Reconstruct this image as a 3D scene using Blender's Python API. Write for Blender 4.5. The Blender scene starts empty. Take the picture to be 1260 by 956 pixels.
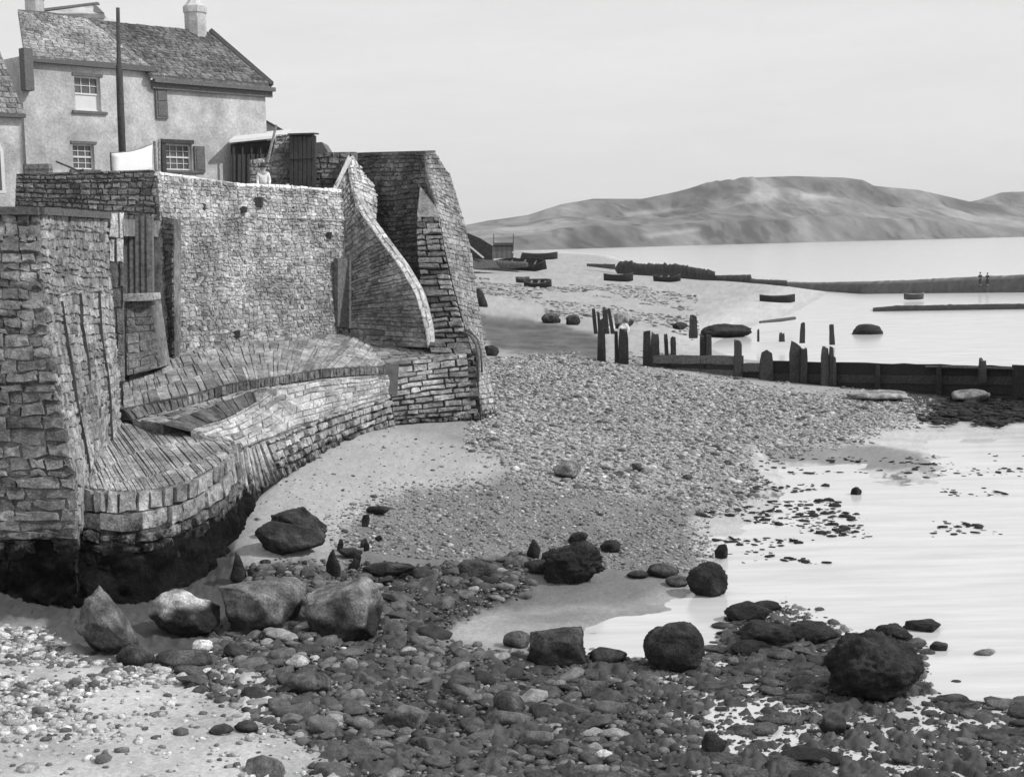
import bpy, bmesh, math, random
import numpy as np
from mathutils import Vector, Matrix, noise

# ------------------------------------------------------------------ camera
SC = bpy.context.scene
COL = SC.collection
H = 8.0; F = 1730.0; CX, CY = 630.0, 478.0
PITCH = math.radians(5.87); ROLL = math.radians(1.2)
fwd = Vector((0, math.cos(PITCH), -math.sin(PITCH)))
r0 = Vector((1, 0, 0)); u0 = r0.cross(fwd)
rgt = (r0 * math.cos(ROLL) - u0 * math.sin(ROLL)).normalized()
upv = rgt.cross(fwd).normalized()
cam = bpy.data.cameras.new('camera'); co = bpy.data.objects.new('camera', cam); COL.objects.link(co)
M = Matrix((rgt, upv, -fwd)).transposed().to_4x4(); M.translation = (0, 0, H)
co.matrix_world = M
cam.sensor_width = 36; cam.lens = 36 * F / 1260; cam.clip_start = .5; cam.clip_end = 40000
SC.camera = co

# ------------------------------------------------------------------ sky and sun
SUN_EL = math.radians(42); SUN_AZ = math.radians(101)      # azimuth from +Y towards +X
w = bpy.data.worlds.new('World'); SC.world = w; w.use_nodes = True
nt = w.node_tree; nt.nodes.clear()
out = nt.nodes.new('ShaderNodeOutputWorld'); bg = nt.nodes.new('ShaderNodeBackground')
sky = nt.nodes.new('ShaderNodeTexSky'); sky.sky_type = 'NISHITA'; sky.sun_disc = False
sky.sun_elevation = SUN_EL; sky.sun_rotation = SUN_AZ
sky.air_density = 1.0; sky.dust_density = 4.0; sky.ozone_density = 1.0
bw = nt.nodes.new('ShaderNodeRGBToBW')
tc = nt.nodes.new('ShaderNodeTexCoord'); mp = nt.nodes.new('ShaderNodeMapping'); mp.inputs['Scale'].default_value = (1, 1, 5)
cn = nt.nodes.new('ShaderNodeTexNoise'); cn.inputs['Scale'].default_value = 2.6; cn.inputs['Detail'].default_value = 12; cn.inputs['Roughness'].default_value = .72
mr = nt.nodes.new('ShaderNodeMapRange'); mr.inputs['From Min'].default_value = .35; mr.inputs['From Max'].default_value = .7
mr.inputs['To Min'].default_value = 8.1; mr.inputs['To Max'].default_value = 9.1
mx = nt.nodes.new('ShaderNodeMix'); mx.data_type = 'FLOAT'; mx.inputs[0].default_value = .93
L = nt.links.new
L(sky.outputs[0], bw.inputs[0]); L(tc.outputs['Generated'], mp.inputs[0]); L(mp.outputs[0], cn.inputs['Vector'])
L(cn.outputs['Fac'], mr.inputs['Value']); L(bw.outputs[0], mx.inputs[2]); L(mr.outputs[0], mx.inputs[3])
L(mx.outputs[0], bg.inputs['Color']); bg.inputs['Strength'].default_value = .1
L(bg.outputs[0], out.inputs[0])
sl = bpy.data.lights.new('sun', 'SUN'); sl.energy = 3.2; sl.angle = math.radians(1.5)
so = bpy.data.objects.new('sun', sl); COL.objects.link(so)
sd = Vector((math.sin(SUN_AZ) * math.cos(SUN_EL), math.cos(SUN_AZ) * math.cos(SUN_EL), math.sin(SUN_EL)))
so.rotation_euler = (-sd).to_track_quat('-Z', 'Y').to_euler(); so.location = (60, 20, 80)
SC.view_settings.view_transform = 'Standard'; SC.view_settings.look = 'None'
SC.view_settings.exposure = 0.0; SC.view_settings.gamma = 1; SC.view_settings.use_curve_mapping = False

# ------------------------------------------------------------------ helpers
RND = random.Random(7)
def ray(px, py): return (fwd * F + rgt * (px - CX) + upv * (CY - py))
def P(px, py, Y):
    d = ray(px, py); return Vector((0, 0, H)) + d * (Y / d.y)
def PZ(px, py, z):
    d = ray(px, py); return Vector((0, 0, H)) + d * ((z - H) / d.z)
def onplane(px, py, q, n):
    d = ray(px, py); o = Vector((0, 0, H)); return o + d * ((q - o).dot(n) / d.dot(n))
def proj(X, Y, Z):
    Z = Z - H
    a = X * rgt.x + Y * rgt.y + Z * rgt.z; b = X * upv.x + Y * upv.y + Z * upv.z; c = X * fwd.x + Y * fwd.y + Z * fwd.z
    return CX + F * a / c, CY - F * b / c
def sstep(x, a, b):
    t = np.clip((x - a) / (b - a), 0, 1); return t * t * (3 - 2 * t)

def tag(o, label=None, cat=None, group=None, kind=None):
    if label: o['label'] = label
    if cat: o['category'] = cat
    if group: o['group'] = group
    if kind: o['kind'] = kind
    return o
def empty(name, loc, label, cat, group=None, rz=0):
    o = bpy.data.objects.new(name, None); COL.objects.link(o); o.location = loc; o.rotation_euler = (0, 0, rz)
    o.empty_display_size = .2
    return tag(o, label, cat, group)
def copy_tree(o, parent=None):
    c = o.copy(); COL.objects.link(c); c.parent = parent
    for ch in [k for k in bpy.data.objects if k.parent == o]: copy_tree(ch, c)
    return c

class MB:
    """collects shapes with a tone per vertex and builds them as one mesh object"""
    def __init__(s): s.v = []; s.f = []; s.t = []; s.m = []
    def add(s, vs, fs, tone=.3, mi=0):
        b = len(s.v); s.v += [tuple(v) for v in vs]; s.f += [tuple(i + b for i in f) for f in fs]
        s.t += ([tone] * len(vs) if not hasattr(tone, '__len__') else list(tone)); s.m += [mi] * len(fs)
    def box(s, c, hx, hy, hz, ax=None, tone=.3, mi=0, taper=0, jit=0):
        c = Vector(c); ax = ax or (Vector((1, 0, 0)), Vector((0, 1, 0)), Vector((0, 0, 1)))
        vs = []
        for k in (-1, 1):
            for (i, j) in ((-1, -1), (1, -1), (1, 1), (-1, 1)):
                q = 1 - taper * (k > 0)
                vs.append(c + ax[0] * i * hx * q + ax[1] * j * hy * q + ax[2] * k * hz + Vector([RND.uniform(-jit, jit) for _ in range(3)]))
        s.add(vs, [(0, 3, 2, 1), (4, 5, 6, 7), (0, 1, 5, 4), (1, 2, 6, 5), (2, 3, 7, 6), (3, 0, 4, 7)], tone, mi)
    def bar(s, a, b, r, r2=None, n=8, tone=.3, mi=0):
        s.tube([a, b], [r, r if r2 is None else r2], n, tone, mi)
    def tube(s, pts, rs, n=8, tone=.3, mi=0):
        pts = [Vector(p) for p in pts]; vs = []; fs = []
        for i, p in enumerate(pts):
            d = (pts[min(i + 1, len(pts) - 1)] - pts[max(i - 1, 0)]).normalized()
            a = d.orthogonal().normalized() if i == 0 else (a - d * a.dot(d)).normalized()
            b = d.cross(a)
            for k in range(n):
                th = 2 * math.pi * k / n; vs.append(p + (a * math.cos(th) + b * math.sin(th)) * rs[i])
        for i in range(len(pts) - 1):
            for k in range(n):
                fs.append((i * n + k, i * n + (k + 1) % n, (i + 1) * n + (k + 1) % n, (i + 1) * n + k))
        fs.append(tuple(range(n))[::-1]); fs.append(tuple((len(pts) - 1) * n + k for k in range(n)))
        s.add(vs, fs, tone, mi)
    def slab(s, quad, off, tone=.3, mi=0):
        q = [Vector(a) for a in quad]; n = len(q); q2 = [a + off for a in q]
        fs = [tuple(range(n)), tuple(range(2 * n - 1, n - 1, -1))] + [(i, i + n, (i + 1) % n + n, (i + 1) % n) for i in range(n)]
        s.add(q + q2, fs, tone, mi)
    def build(s, name, mats, parent=None, smooth=False, loc=None, fix=True):
        me = bpy.data.meshes.new(name)
        o = Vector(loc) if loc is not None else (parent.location.copy() if False else Vector((0, 0, 0)))
        me.from_pydata([tuple(Vector(v) - o) for v in s.v] if loc is not None else s.v, [], s.f)
        a = me.attributes.new('tone', 'FLOAT', 'POINT'); a.data.foreach_set('value', np.array(s.t, dtype=np.float32))
        for m in (mats if isinstance(mats, (list, tuple)) else [mats]): me.materials.append(m)
        me.polygons.foreach_set('material_index', s.m)
        if smooth: me.polygons.foreach_set('use_smooth', [True] * len(s.f))
        me.update()
        if fix:
            bm = bmesh.new(); bm.from_mesh(me); bmesh.ops.recalc_face_normals(bm, faces=bm.faces); bm.to_mesh(me); bm.free()
        ob = bpy.data.objects.new(name, me); COL.objects.link(ob); ob.location = o
        if parent:
            ob.parent = parent
            if loc is None: ob.matrix_parent_inverse = parent_inv(parent)
        return ob
def parent_inv(p):
    return (Matrix.Translation(p.location) @ p.rotation_euler.to_matrix().to_4x4()).inverted()

# ------------------------------------------------------------------ materials (the photograph is monochrome: all greys)
def mat(name, tone=None, nscale=6, ncon=.35, rough=.9, bump=.3, bscale=None, algae=None, fine=None, spec=.3, bdist=.03, patch=None, grain=None):
    """tone None -> read from the 'tone' attribute. algae=(height, softness): weed below a height above the sea"""
    m = bpy.data.materials.new(name); m.use_nodes = True; t = m.node_tree; n = t.nodes; l = t.links.new
    b = n['Principled BSDF']; b.inputs['Specular IOR Level'].default_value = spec; b.inputs['Roughness'].default_value = rough
    geo = n.new('ShaderNodeNewGeometry'); tco = n.new('ShaderNodeTexCoord')
    def math_(op, a, c):
        k = n.new('ShaderNodeMath'); k.operation = op
        for i, x in enumerate((a, c)):
            if isinstance(x, (int, float)): k.inputs[i].default_value = x
            else: l(x, k.inputs[i])
        return k.outputs[0]
    def nz(scale, det=5, rgh=.6):
        q = n.new('ShaderNodeTexNoise'); q.inputs['Scale'].default_value = scale; q.inputs['Detail'].default_value = det
        q.inputs['Roughness'].default_value = rgh; l(geo.outputs['Position'], q.inputs['Vector']); return q.outputs['Fac']
    def rng(x, a, c, d, e):
        k = n.new('ShaderNodeMapRange'); l(x, k.inputs[0])
        for i, v in zip((1, 2, 3, 4), (a, c, d, e)): k.inputs[i].default_value = v
        return k.outputs[0]
    if tone is None:
        at = n.new('ShaderNodeAttribute'); at.attribute_name = 'tone'; base = at.outputs['Fac']
    else:
        vv = n.new('ShaderNodeValue'); vv.outputs[0].default_value = tone; base = vv.outputs[0]
    f1 = nz(nscale)
    base = math_('MULTIPLY', base, rng(f1, .3, .7, 1 - ncon, 1 + ncon))
    if fine: base = math_('MULTIPLY', base, rng(nz(fine[0], 3, .7), .3, .7, 1 - fine[1], 1 + fine[1]))
    if patch: base = math_('MULTIPLY', base, rng(nz(patch[0], 4), .42, .6, 1 - patch[1], 1 + patch[1] * .6))
    if algae:
        sp = n.new('ShaderNodeSeparateXYZ'); l(geo.outputs['Position'], sp.inputs[0])
        h = math_('ADD', sp.outputs['Z'], rng(nz(3.2, 6, .75), .3, .7, -.55, .55))
        k = rng(h, algae[0] - algae[1], algae[0] + algae[1], 0, 1)
        weed = rng(nz(7, 5), .35, .78, .006, .05)
        mxx = n.new('ShaderNodeMix'); mxx.data_type = 'FLOAT'; l(k, mxx.inputs[0]); l(weed, mxx.inputs[2]); l(base, mxx.inputs[3]); base = mxx.outputs[0]
    l(base, b.inputs['Base Color'])
    if bump:
        bp = n.new('ShaderNodeBump'); bp.inputs['Strength'].default_value = bump; bp.inputs['Distance'].default_value = bdist
        l(nz(bscale or nscale * 3, 6, .7), bp.inputs['Height']); l(bp.outputs[0], b.inputs['Normal'])
    return m
M_stone = mat('masonry_stone', None, 6, .45, .95, 1.0, 11, bdist=.09, fine=(28, .45), algae=(1.95, .3), patch=(.7, .32), spec=.15)
M_mortar = mat('mortar', None, 5, .45, .95, 1.0, 14, fine=(28, .45), algae=(1.95, .3), bdist=.06, patch=(.7, .3), spec=.15)
M_far = mat('dark_weedy_rock', None, 3, .5, .9, .8, 6, bdist=.15)
M_rock = mat('boulder_rock', None, 3.5, .5, .85, 1.0, 9, bdist=.12, fine=(24, .45), patch=(2.2, .4), spec=.2)
M_weed = mat('weed_covered_rock', .026, 6, .8, .7, 1.0, 18, bdist=.12, spec=.3, fine=(30, .5), patch=(1.6, .5))
M_mats = mat('matted_weed', .085, 5, .7, .7, 1.0, 20, bdist=.08, spec=.3, fine=(26, .6), patch=(1.3, .5))
M_cob = mat('cobble', None, 7, .45, .75, .8, 22, bdist=.04, fine=(45, .45), spec=.2)
M_render = mat('house_render', .45, 1.6, .18, .95, .7, 9, fine=(11, .2), patch=(.6, .2), bdist=.05)
M_slate = mat('slate', None, 5, .3, .8, .4, 20)
M_wood = mat('dark_timber', .055, 12, .4, .8, .5, 30)
M_wet_wood = mat('weathered_groyne_timber', None, 10, .5, .85, .7, 26, bdist=.03, fine=(30, .3))
M_paint = mat('pale_paint', .62, 10, .08, .6, .1)
M_glass = mat('window_glass', .10, 2, .3, .15, 0, spec=.6)
M_blind = mat('window_blind', .62, 3, .05, .8, 0)
M_cloth = mat('white_cloth', .8, 2, .04, .9, .2, 6)
M_dark = mat('dark_cloth', .05, 10, .2, .9, .2)
M_skin = mat('skin', .38, 10, .05, .6, 0)
M_iron = mat('iron', .10, 20, .3, .6, .2)
M_boat = mat('boat_tar', None, 6, .3, .7, .3)
M_hill = mat('hill_land', None, .05, .15, 1, 0)

# ------------------------------------------------------------------ ground
CTRL = [ # px, py, z : surveyed ground heights
 (-300,800,1.2),(0,760,.75),(60,740,.55),(180,765,.45),(290,745,.5),(0,850,.7),(0,950,.75),(-200,950,.9),(150,860,.6),(150,950,.68),(300,850,.35),(300,950,.5),
 (310,705,.85),(310,640,1.25),(320,600,1.5),(345,572,1.72),(408,545,1.8),(482,517,1.85),(572,512,1.85),(612,512,1.75),
 (380,700,.8),(400,640,1.15),(450,580,1.45),(500,620,1.05),(560,560,1.4),(640,520,1.55),(640,470,1.75),(600,445,1.85),
 (700,445,1.55),(740,449,1.3),(800,458,1.1),(860,466,.95),(930,478,.72),(1000,486,.5),(1100,492,.32),(1150,495,.2),(1260,500,.14),(1200,510,.12),(1260,516,.10),(1170,500,.16),(1150,528,.02),(1230,527,.03),(1000,562,.07),(1100,570,.06),(1400,510,.05),
 (700,520,1.25),(800,520,.95),(900,520,.6),(1000,520,.38),(1080,520,.2),(930,550,.3),(930,600,.12),(860,600,.3),(700,590,.85),(600,640,.75),(780,640,.3),(860,645,.06),
 (950,562,.06),(1050,558,.05),(1120,572,.04),(1180,540,-.02),(1260,540,-.05),(1000,590,-.05),(1000,645,-.02),(930,700,-.08),(1050,700,-.15),(1260,600,-.12),(1200,650,-.05),(1260,750,-.25),(1400,700,-.3),(1500,600,-.3),
 (480,700,.55),(560,700,.42),(640,720,.25),(720,740,.14),(800,700,.16),(800,735,.04),(870,745,.0),(760,765,-.02),(700,780,.0),(600,785,.08),(660,750,.1),(860,790,-.05),(900,820,-.03),
 (440,770,.35),(500,800,.22),(600,830,.16),(680,850,.06),(760,840,.03),(850,850,.0),(950,790,.03),(950,850,-.01),(1030,840,.05),(1150,850,-.03),(1200,800,-.1),(1260,880,-.04),(1260,950,.02),(1400,950,.0),(1150,890,.0),
 (400,880,.32),(500,940,.12),(620,900,.06),(750,900,.02),(850,920,.0),(950,900,-.01),(1050,940,.0),(700,950,.04),(430,950,.3),
 (630,410,1.5),(700,420,1.35),(600,395,2.0),(660,385,2.0),(740,395,1.5),(700,370,2.4),(600,372,3.0),(640,345,3.4),(590,325,3.9),(640,328,3.7),(660,312,3.4),(620,318,3.9),
 (760,345,2.3),(830,347,1.7),(740,325,1.0),(700,330,2.6),(700,312,.3),(790,320,-.8),(850,328,-.6),(920,336,-.5),(780,370,1.7),(820,398,.7),(870,385,.7),(850,415,.25),(900,415,-.02),(930,370,.5),(960,372,.2),(990,380,-.02),(900,400,.12),(900,352,1.2),
 (960,395,-.05),(950,425,-.2),(1050,360,-.2),(1050,410,-.4),(1200,410,-.5),(1200,470,-.3),(1200,385,-.4),(900,430,-.2),(1000,445,-.25),(1000,320,-1.5),(1260,320,-1.5),(1260,360,-.4),(1500,420,-.8),(1500,330,-1.5),(850,310,-1.5),
 (300,420,2.5),(100,420,2.5),(-200,500,2.5),(450,350,4.0),(200,340,5),
]
def _uw(X, Y):
    return np.stack([X / Y * F, 420 * np.log(Y)], -1)
_pts = np.array([PZ(a, b, c)[:] for a, b, c in CTRL])
_c = _uw(_pts[:, 0], _pts[:, 1]); _eps = 14.0
def _phi(d2): return np.sqrt(d2 + _eps ** 2)
_A = _phi(((_c[:, None] - _c[None]) ** 2).sum(-1)); _n = len(_c)
_K = np.zeros((_n + 1, _n + 1)); _K[:_n, :_n] = _A - np.eye(_n) * 3.0; _K[:_n, _n] = 1; _K[_n, :_n] = 1
_W = np.linalg.solve(_K, np.append(_pts[:, 2], 0))
def vnoise(x, y, seed=0):
    """value noise, vectorised"""
    xi = np.floor(x).astype(np.int64); yi = np.floor(y).astype(np.int64); fx = x - xi; fy = y - yi
    fx = fx * fx * (3 - 2 * fx); fy = fy * fy * (3 - 2 * fy)
    def h(a, b):
        k = (a * 374761393 + b * 668265263 + seed * 982451653) & 0xffffffff
        k = ((k ^ (k >> 13)) * 1274126177) & 0xffffffff
        return ((k ^ (k >> 16)) & 0xffff) / 65535.0
    return (h(xi, yi) * (1 - fx) + h(xi + 1, yi) * fx) * (1 - fy) + (h(xi, yi + 1) * (1 - fx) + h(xi + 1, yi + 1) * fx) * fy
def fbm(x, y, o=4, seed=0):
    s = 0; a = .5
    for i in range(o): s = s + a * vnoise(x * 2 ** i, y * 2 ** i, seed + i); a *= .5
    return s / (1 - .5 ** o) - .5
def softpoly(px, py, poly, feather, jit=0):
    poly = np.array(poly, float); ins = np.zeros(px.shape, bool); dm = np.full(px.shape, 1e9)
    for i in range(len(poly)):
        a, b = poly[i], poly[(i + 1) % len(poly)]
        c = ((a[1] > py) != (b[1] > py)) & (px < (b[0] - a[0]) * (py - a[1]) / (b[1] - a[1] + 1e-9) + a[0]); ins ^= c
        t = np.clip(((px - a[0]) * (b[0] - a[0]) + (py - a[1]) * (b[1] - a[1])) / (((b - a) ** 2).sum()), 0, 1)
        dm = np.minimum(dm, (px - a[0] - t * (b[0] - a[0])) ** 2 + (py - a[1] - t * (b[1] - a[1])) ** 2)
    d = np.sqrt(dm) * np.where(ins, 1, -1) + jit
    return sstep(d, -feather, feather)
Z_ROCK = [(232,845),(250,790),(330,740),(300,700),(380,690),(500,700),(640,690),(655,735),(560,765),(520,790),(600,800),(720,810),(870,820),(900,750),(960,740),(1050,780),(1140,800),(1150,860),(1300,880),(1300,1100),(330,1100),(400,930),(340,890)]
Z_SHING = [(600,450),(690,440),(745,449),(860,468),(1000,486),(1120,496),(1150,510),(1060,540),(1000,548),(925,552),(925,580),(945,600),(900,640),(840,615),(640,590),(600,560),(520,548),(480,520),(600,510)]
Z_SAND = [(290,720),(300,640),(300,590),(345,560),(480,520),(560,545),(620,560),(600,600),(480,615),(420,650),(400,690),(330,700)]
Z_PALE = [(-300,765),(60,775),(110,815),(250,810),(330,830),(350,890),(420,960),(450,1100),(-300,1100)]
Z_WET = [(850,640),(930,610),(930,555),(1000,548),(1080,530),(1150,512),(1600,505),(1600,1100),(1260,890),(1120,860),(900,810),(640,800),(540,790),(640,750),(760,745),(880,735),(860,700)]
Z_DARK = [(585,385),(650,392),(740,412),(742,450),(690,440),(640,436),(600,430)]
Z_GREY = [(940,556),(990,548),(1080,548),(1140,562),(1200,580),(1100,582),(1000,568),(945,568)]
Z_FOOT_DARK = [(-400,640),(285,640),(296,720),(318,712),(340,700),(400,700),(470,720),(480,800),(340,835),(250,830),(120,818),(60,790),(50,772),(-400,778)]  # darker ground round the pier foot and the boulder row
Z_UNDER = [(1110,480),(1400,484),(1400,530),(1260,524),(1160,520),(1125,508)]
ZN = dict(rock=(Z_ROCK,10),shing=(Z_SHING,16),sand=(Z_SAND,12),pale=(Z_PALE,12),wet=(Z_WET,8),foot_dark=(Z_FOOT_DARK,8),dark=(Z_DARK,5),grey=(Z_GREY,4),under=(Z_UNDER,5))
def zones(X, Y, Z):
    px, py = proj(X, Y, Z); j = fbm(X * .7, Y * .35, 4, 5) * 26 * np.clip(60 / Y, .2, 1)
    return {k: softpoly(px, py, p, f, j) for k, (p, f) in ZN.items()}, px, py
def ground_z(X, Y, detail=True):
    X = np.atleast_1d(np.asarray(X, float)); Y = np.atleast_1d(np.asarray(Y, float))
    q = _uw(X, Y); z = np.full(X.shape, _W[_n])
    for i in range(_n): z = z + _W[i] * _phi((q[..., 0] - _c[i, 0]) ** 2 + (q[..., 1] - _c[i, 1]) ** 2)
    z = np.minimum(z, 5.0)
    if detail:
        near = np.clip(1 - (Y - 60) / 120, 0, 1)
        z = z + fbm(X * .5, Y * .5, 4, 1) * .10 * near + fbm(X * 3, Y * 3, 3, 2) * .035 * near
        z = z + fbm(X * .08, Y * .04, 4, 9) * .5 * np.clip((Y - 60) / 60, 0, 1) * np.clip(z / .6, 0, 1)
    return z
def gp(px, py, dz=0):
    z = .3
    for _ in range(12):
        p = PZ(px, py, z); z = z * .4 + .6 * float(ground_z(p.x, p.y)[0])
    return PZ(px, py, z + dz)
def gz(x, y): return float(ground_z(x, y)[0])

def build_ground():
    us = np.arange(-760, 1500, 2.6) - 630 + 300; ws = []
    Y = 9.0
    while Y < 1400:
        ws.append(Y); Y += max(.045, Y * Y / F / 8 * 2.3) if Y < 400 else Y * .03
    ws = np.array(ws); U, Yg = np.meshgrid(us, ws); X = U / F * Yg
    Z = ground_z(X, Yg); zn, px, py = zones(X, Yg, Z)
    lump = np.abs(fbm(X * 2.6, Yg * 2.2, 4, 61)) * .5 + np.abs(fbm(X * 8, Yg * 8, 3, 62)) * .22 + fbm(X * 22, Yg * 22, 2, 63) * .05 - .052
    Z = Z + lump * np.maximum(zn['rock'], zn['foot_dark'] * .6) * (Yg < 60)
    Z = Z + fbm(X * .35 + Yg * .3, Yg * 2.2, 3, 64) * .06 * zn['wet']
    nz = fbm(X * 1.2, Yg * .8, 5, 21); nf = fbm(X * 9, Yg * 9, 3, 33)
    tone = np.full(X.shape, .30); wet = np.zeros(X.shape)
    tone += nz * .06
    def blend(k, t, wv): 
        nonlocal tone, wet
        a = zn[k]; tone = tone * (1 - a) + t * a; wet = wet * (1 - a) + wv * a
    grav = softpoly(px, py, [(430,600),(640,585),(860,620),(880,700),(780,745),(640,760),(480,700),(400,690)], 14)
    tone = tone * (1 - grav) + (.155 + nz * .10) * grav
    blend('shing', .24 + nz * .12, 0)
    blend('sand', .345 + nz * .07, 0)
    wt = .44 + fbm(X * .25, Yg * 1.4, 5, 43) * .34 - .17 * (1 - sstep(px, 800, 900))  # bright tone holds the sky reflection of the water film
    weed = sstep(fbm(X * 1.1, Yg * .55, 5, 41), .13, .19) * softpoly(px, py, [(880,585),(1300,560),(1300,680),(1060,690),(850,690)], 20)
    wt = wt * (1 - weed * .85)
    blend('wet', wt, .8)
    blend('rock', .045 + nz * .07 + .04 * nf, .2)
    blend('pale', .42 + nz * .40, 0)
    blend('foot_dark', .05 + nz * .05, .2)
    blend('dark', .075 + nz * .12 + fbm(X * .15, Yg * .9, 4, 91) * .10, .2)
    blend('grey', .20 + nz * .05, .3)
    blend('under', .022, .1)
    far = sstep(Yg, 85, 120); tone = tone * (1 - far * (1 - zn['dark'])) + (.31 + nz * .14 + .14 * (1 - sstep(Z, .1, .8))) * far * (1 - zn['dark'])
    hs = Z < .03; tone = np.where((Z < .05) & (Yg > 62), tone * .9, tone)
    tone = np.clip(tone * (1 + nf * .35), .02, .75)
    ny, nx = X.shape
    v = np.stack([X, Yg, Z], -1).reshape(-1, 3)
    i = np.arange((ny - 1) * (nx - 1)); r = i // (nx - 1); c = i % (nx - 1); a = r * nx + c
    f = np.stack([a, a + 1, a + nx + 1, a + nx], -1)
    me = bpy.data.meshes.new('beach'); me.vertices.add(len(v)); me.vertices.foreach_set('co', v.ravel())
    me.loops.add(f.size); me.loops.foreach_set('vertex_index', f.ravel()); me.polygons.add(len(f))
    me.polygons.foreach_set('loop_start', np.arange(0, f.size, 4)); me.polygons.foreach_set('use_smooth', np.ones(len(f), bool))
    for nme, ar in (('tone', tone), ('wet', wet)):
        at = me.attributes.new(nme, 'FLOAT', 'POINT'); at.data.foreach_set('value', ar.ravel().astype(np.float32))
    me.update(); me.validate()
    m = mat('beach_sand', None, 14, .22, .9, .55, 55, fine=(70, .28), bdist=.02)
    t = m.node_tree; b = t.nodes['Principled BSDF']; at = t.nodes.new('ShaderNodeAttribute'); at.attribute_name = 'wet'
    k = t.nodes.new('ShaderNodeMapRange'); t.links.new(at.outputs['Fac'], k.inputs[0]); k.inputs[3].default_value = .9; k.inputs[4].default_value = .25
    t.links.new(k.outputs[0], b.inputs['Roughness']); b.inputs['Specular IOR Level'].default_value = .5
    me.materials.append(m)
    o = bpy.data.objects.new('beach', me); COL.objects.link(o); tag(o, 'pale sand, wet flats and shingle of the beach below the sea wall', 'beach', kind='structure')
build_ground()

# water
def build_water():
    m = bpy.data.materials.new('sea_water'); m.use_nodes = True; t = m.node_tree; b = t.nodes['Principled BSDF']
    b.inputs['Base Color'].default_value = (.52, .52, .52, 1); b.inputs['Roughness'].default_value = .17
    b.inputs['Specular IOR Level'].default_value = .5; b.inputs['IOR'].default_value = 1.33
    g = t.nodes.new('ShaderNodeNewGeometry'); mpn = t.nodes.new('ShaderNodeMapping'); mpn.inputs['Scale'].default_value = (.6, 1.6, 1)
    q = t.nodes.new('ShaderNodeTexNoise'); q.inputs['Scale'].default_value = 1.3; q.inputs['Detail'].default_value = 5
    bp = t.nodes.new('ShaderNodeBump'); bp.inputs['Strength'].default_value = .05; bp.inputs['Distance'].default_value = .05
    t.links.new(g.outputs['Position'], mpn.inputs[0]); t.links.new(mpn.outputs[0], q.inputs['Vector'])
    t.links.new(q.outputs['Fac'], bp.inputs['Height']); t.links.new(bp.outputs[0], b.inputs['Normal'])
    m2 = t.nodes.new('ShaderNodeMapping'); m2.inputs['Scale'].default_value = (.22, 1.3, 1); q2 = t.nodes.new('ShaderNodeTexNoise'); q2.inputs['Scale'].default_value = 1; q2.inputs['Detail'].default_value = 7; q2.inputs['Roughness'].default_value = .65
    k2 = t.nodes.new('ShaderNodeMapRange'); k2.inputs[1].default_value = .35; k2.inputs[2].default_value = .65; k2.inputs[3].default_value = .48; k2.inputs[4].default_value = .61  # pale base: sand below, plus sky reflection put into the colour
    t.links.new(g.outputs['Position'], m2.inputs[0]); t.links.new(m2.outputs[0], q2.inputs['Vector']); t.links.new(q2.outputs['Fac'], k2.inputs[0]); t.links.new(k2.outputs[0], b.inputs['Base Color'])
    mb = MB(); S = 14000
    mb.add([(-S, -200, 0), (S, -200, 0), (S, S, 0), (-S, S, 0)], [(0, 1, 2, 3)])
    o = mb.build('sea', m); tag(o, 'calm pale sea and wet pools reflecting the bright sky', 'sea', kind='structure')
    mb = MB(); mb.add([(-S, -200, -2.2), (S, -200, -2.2), (S, S, -2.2), (-S, S, -2.2)], [(0, 1, 2, 3)], .2)
    o = mb.build('seabed', M_far); tag(o, 'sea bed under the shallow water', 'sea bed', kind='structure')
build_water()

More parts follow.
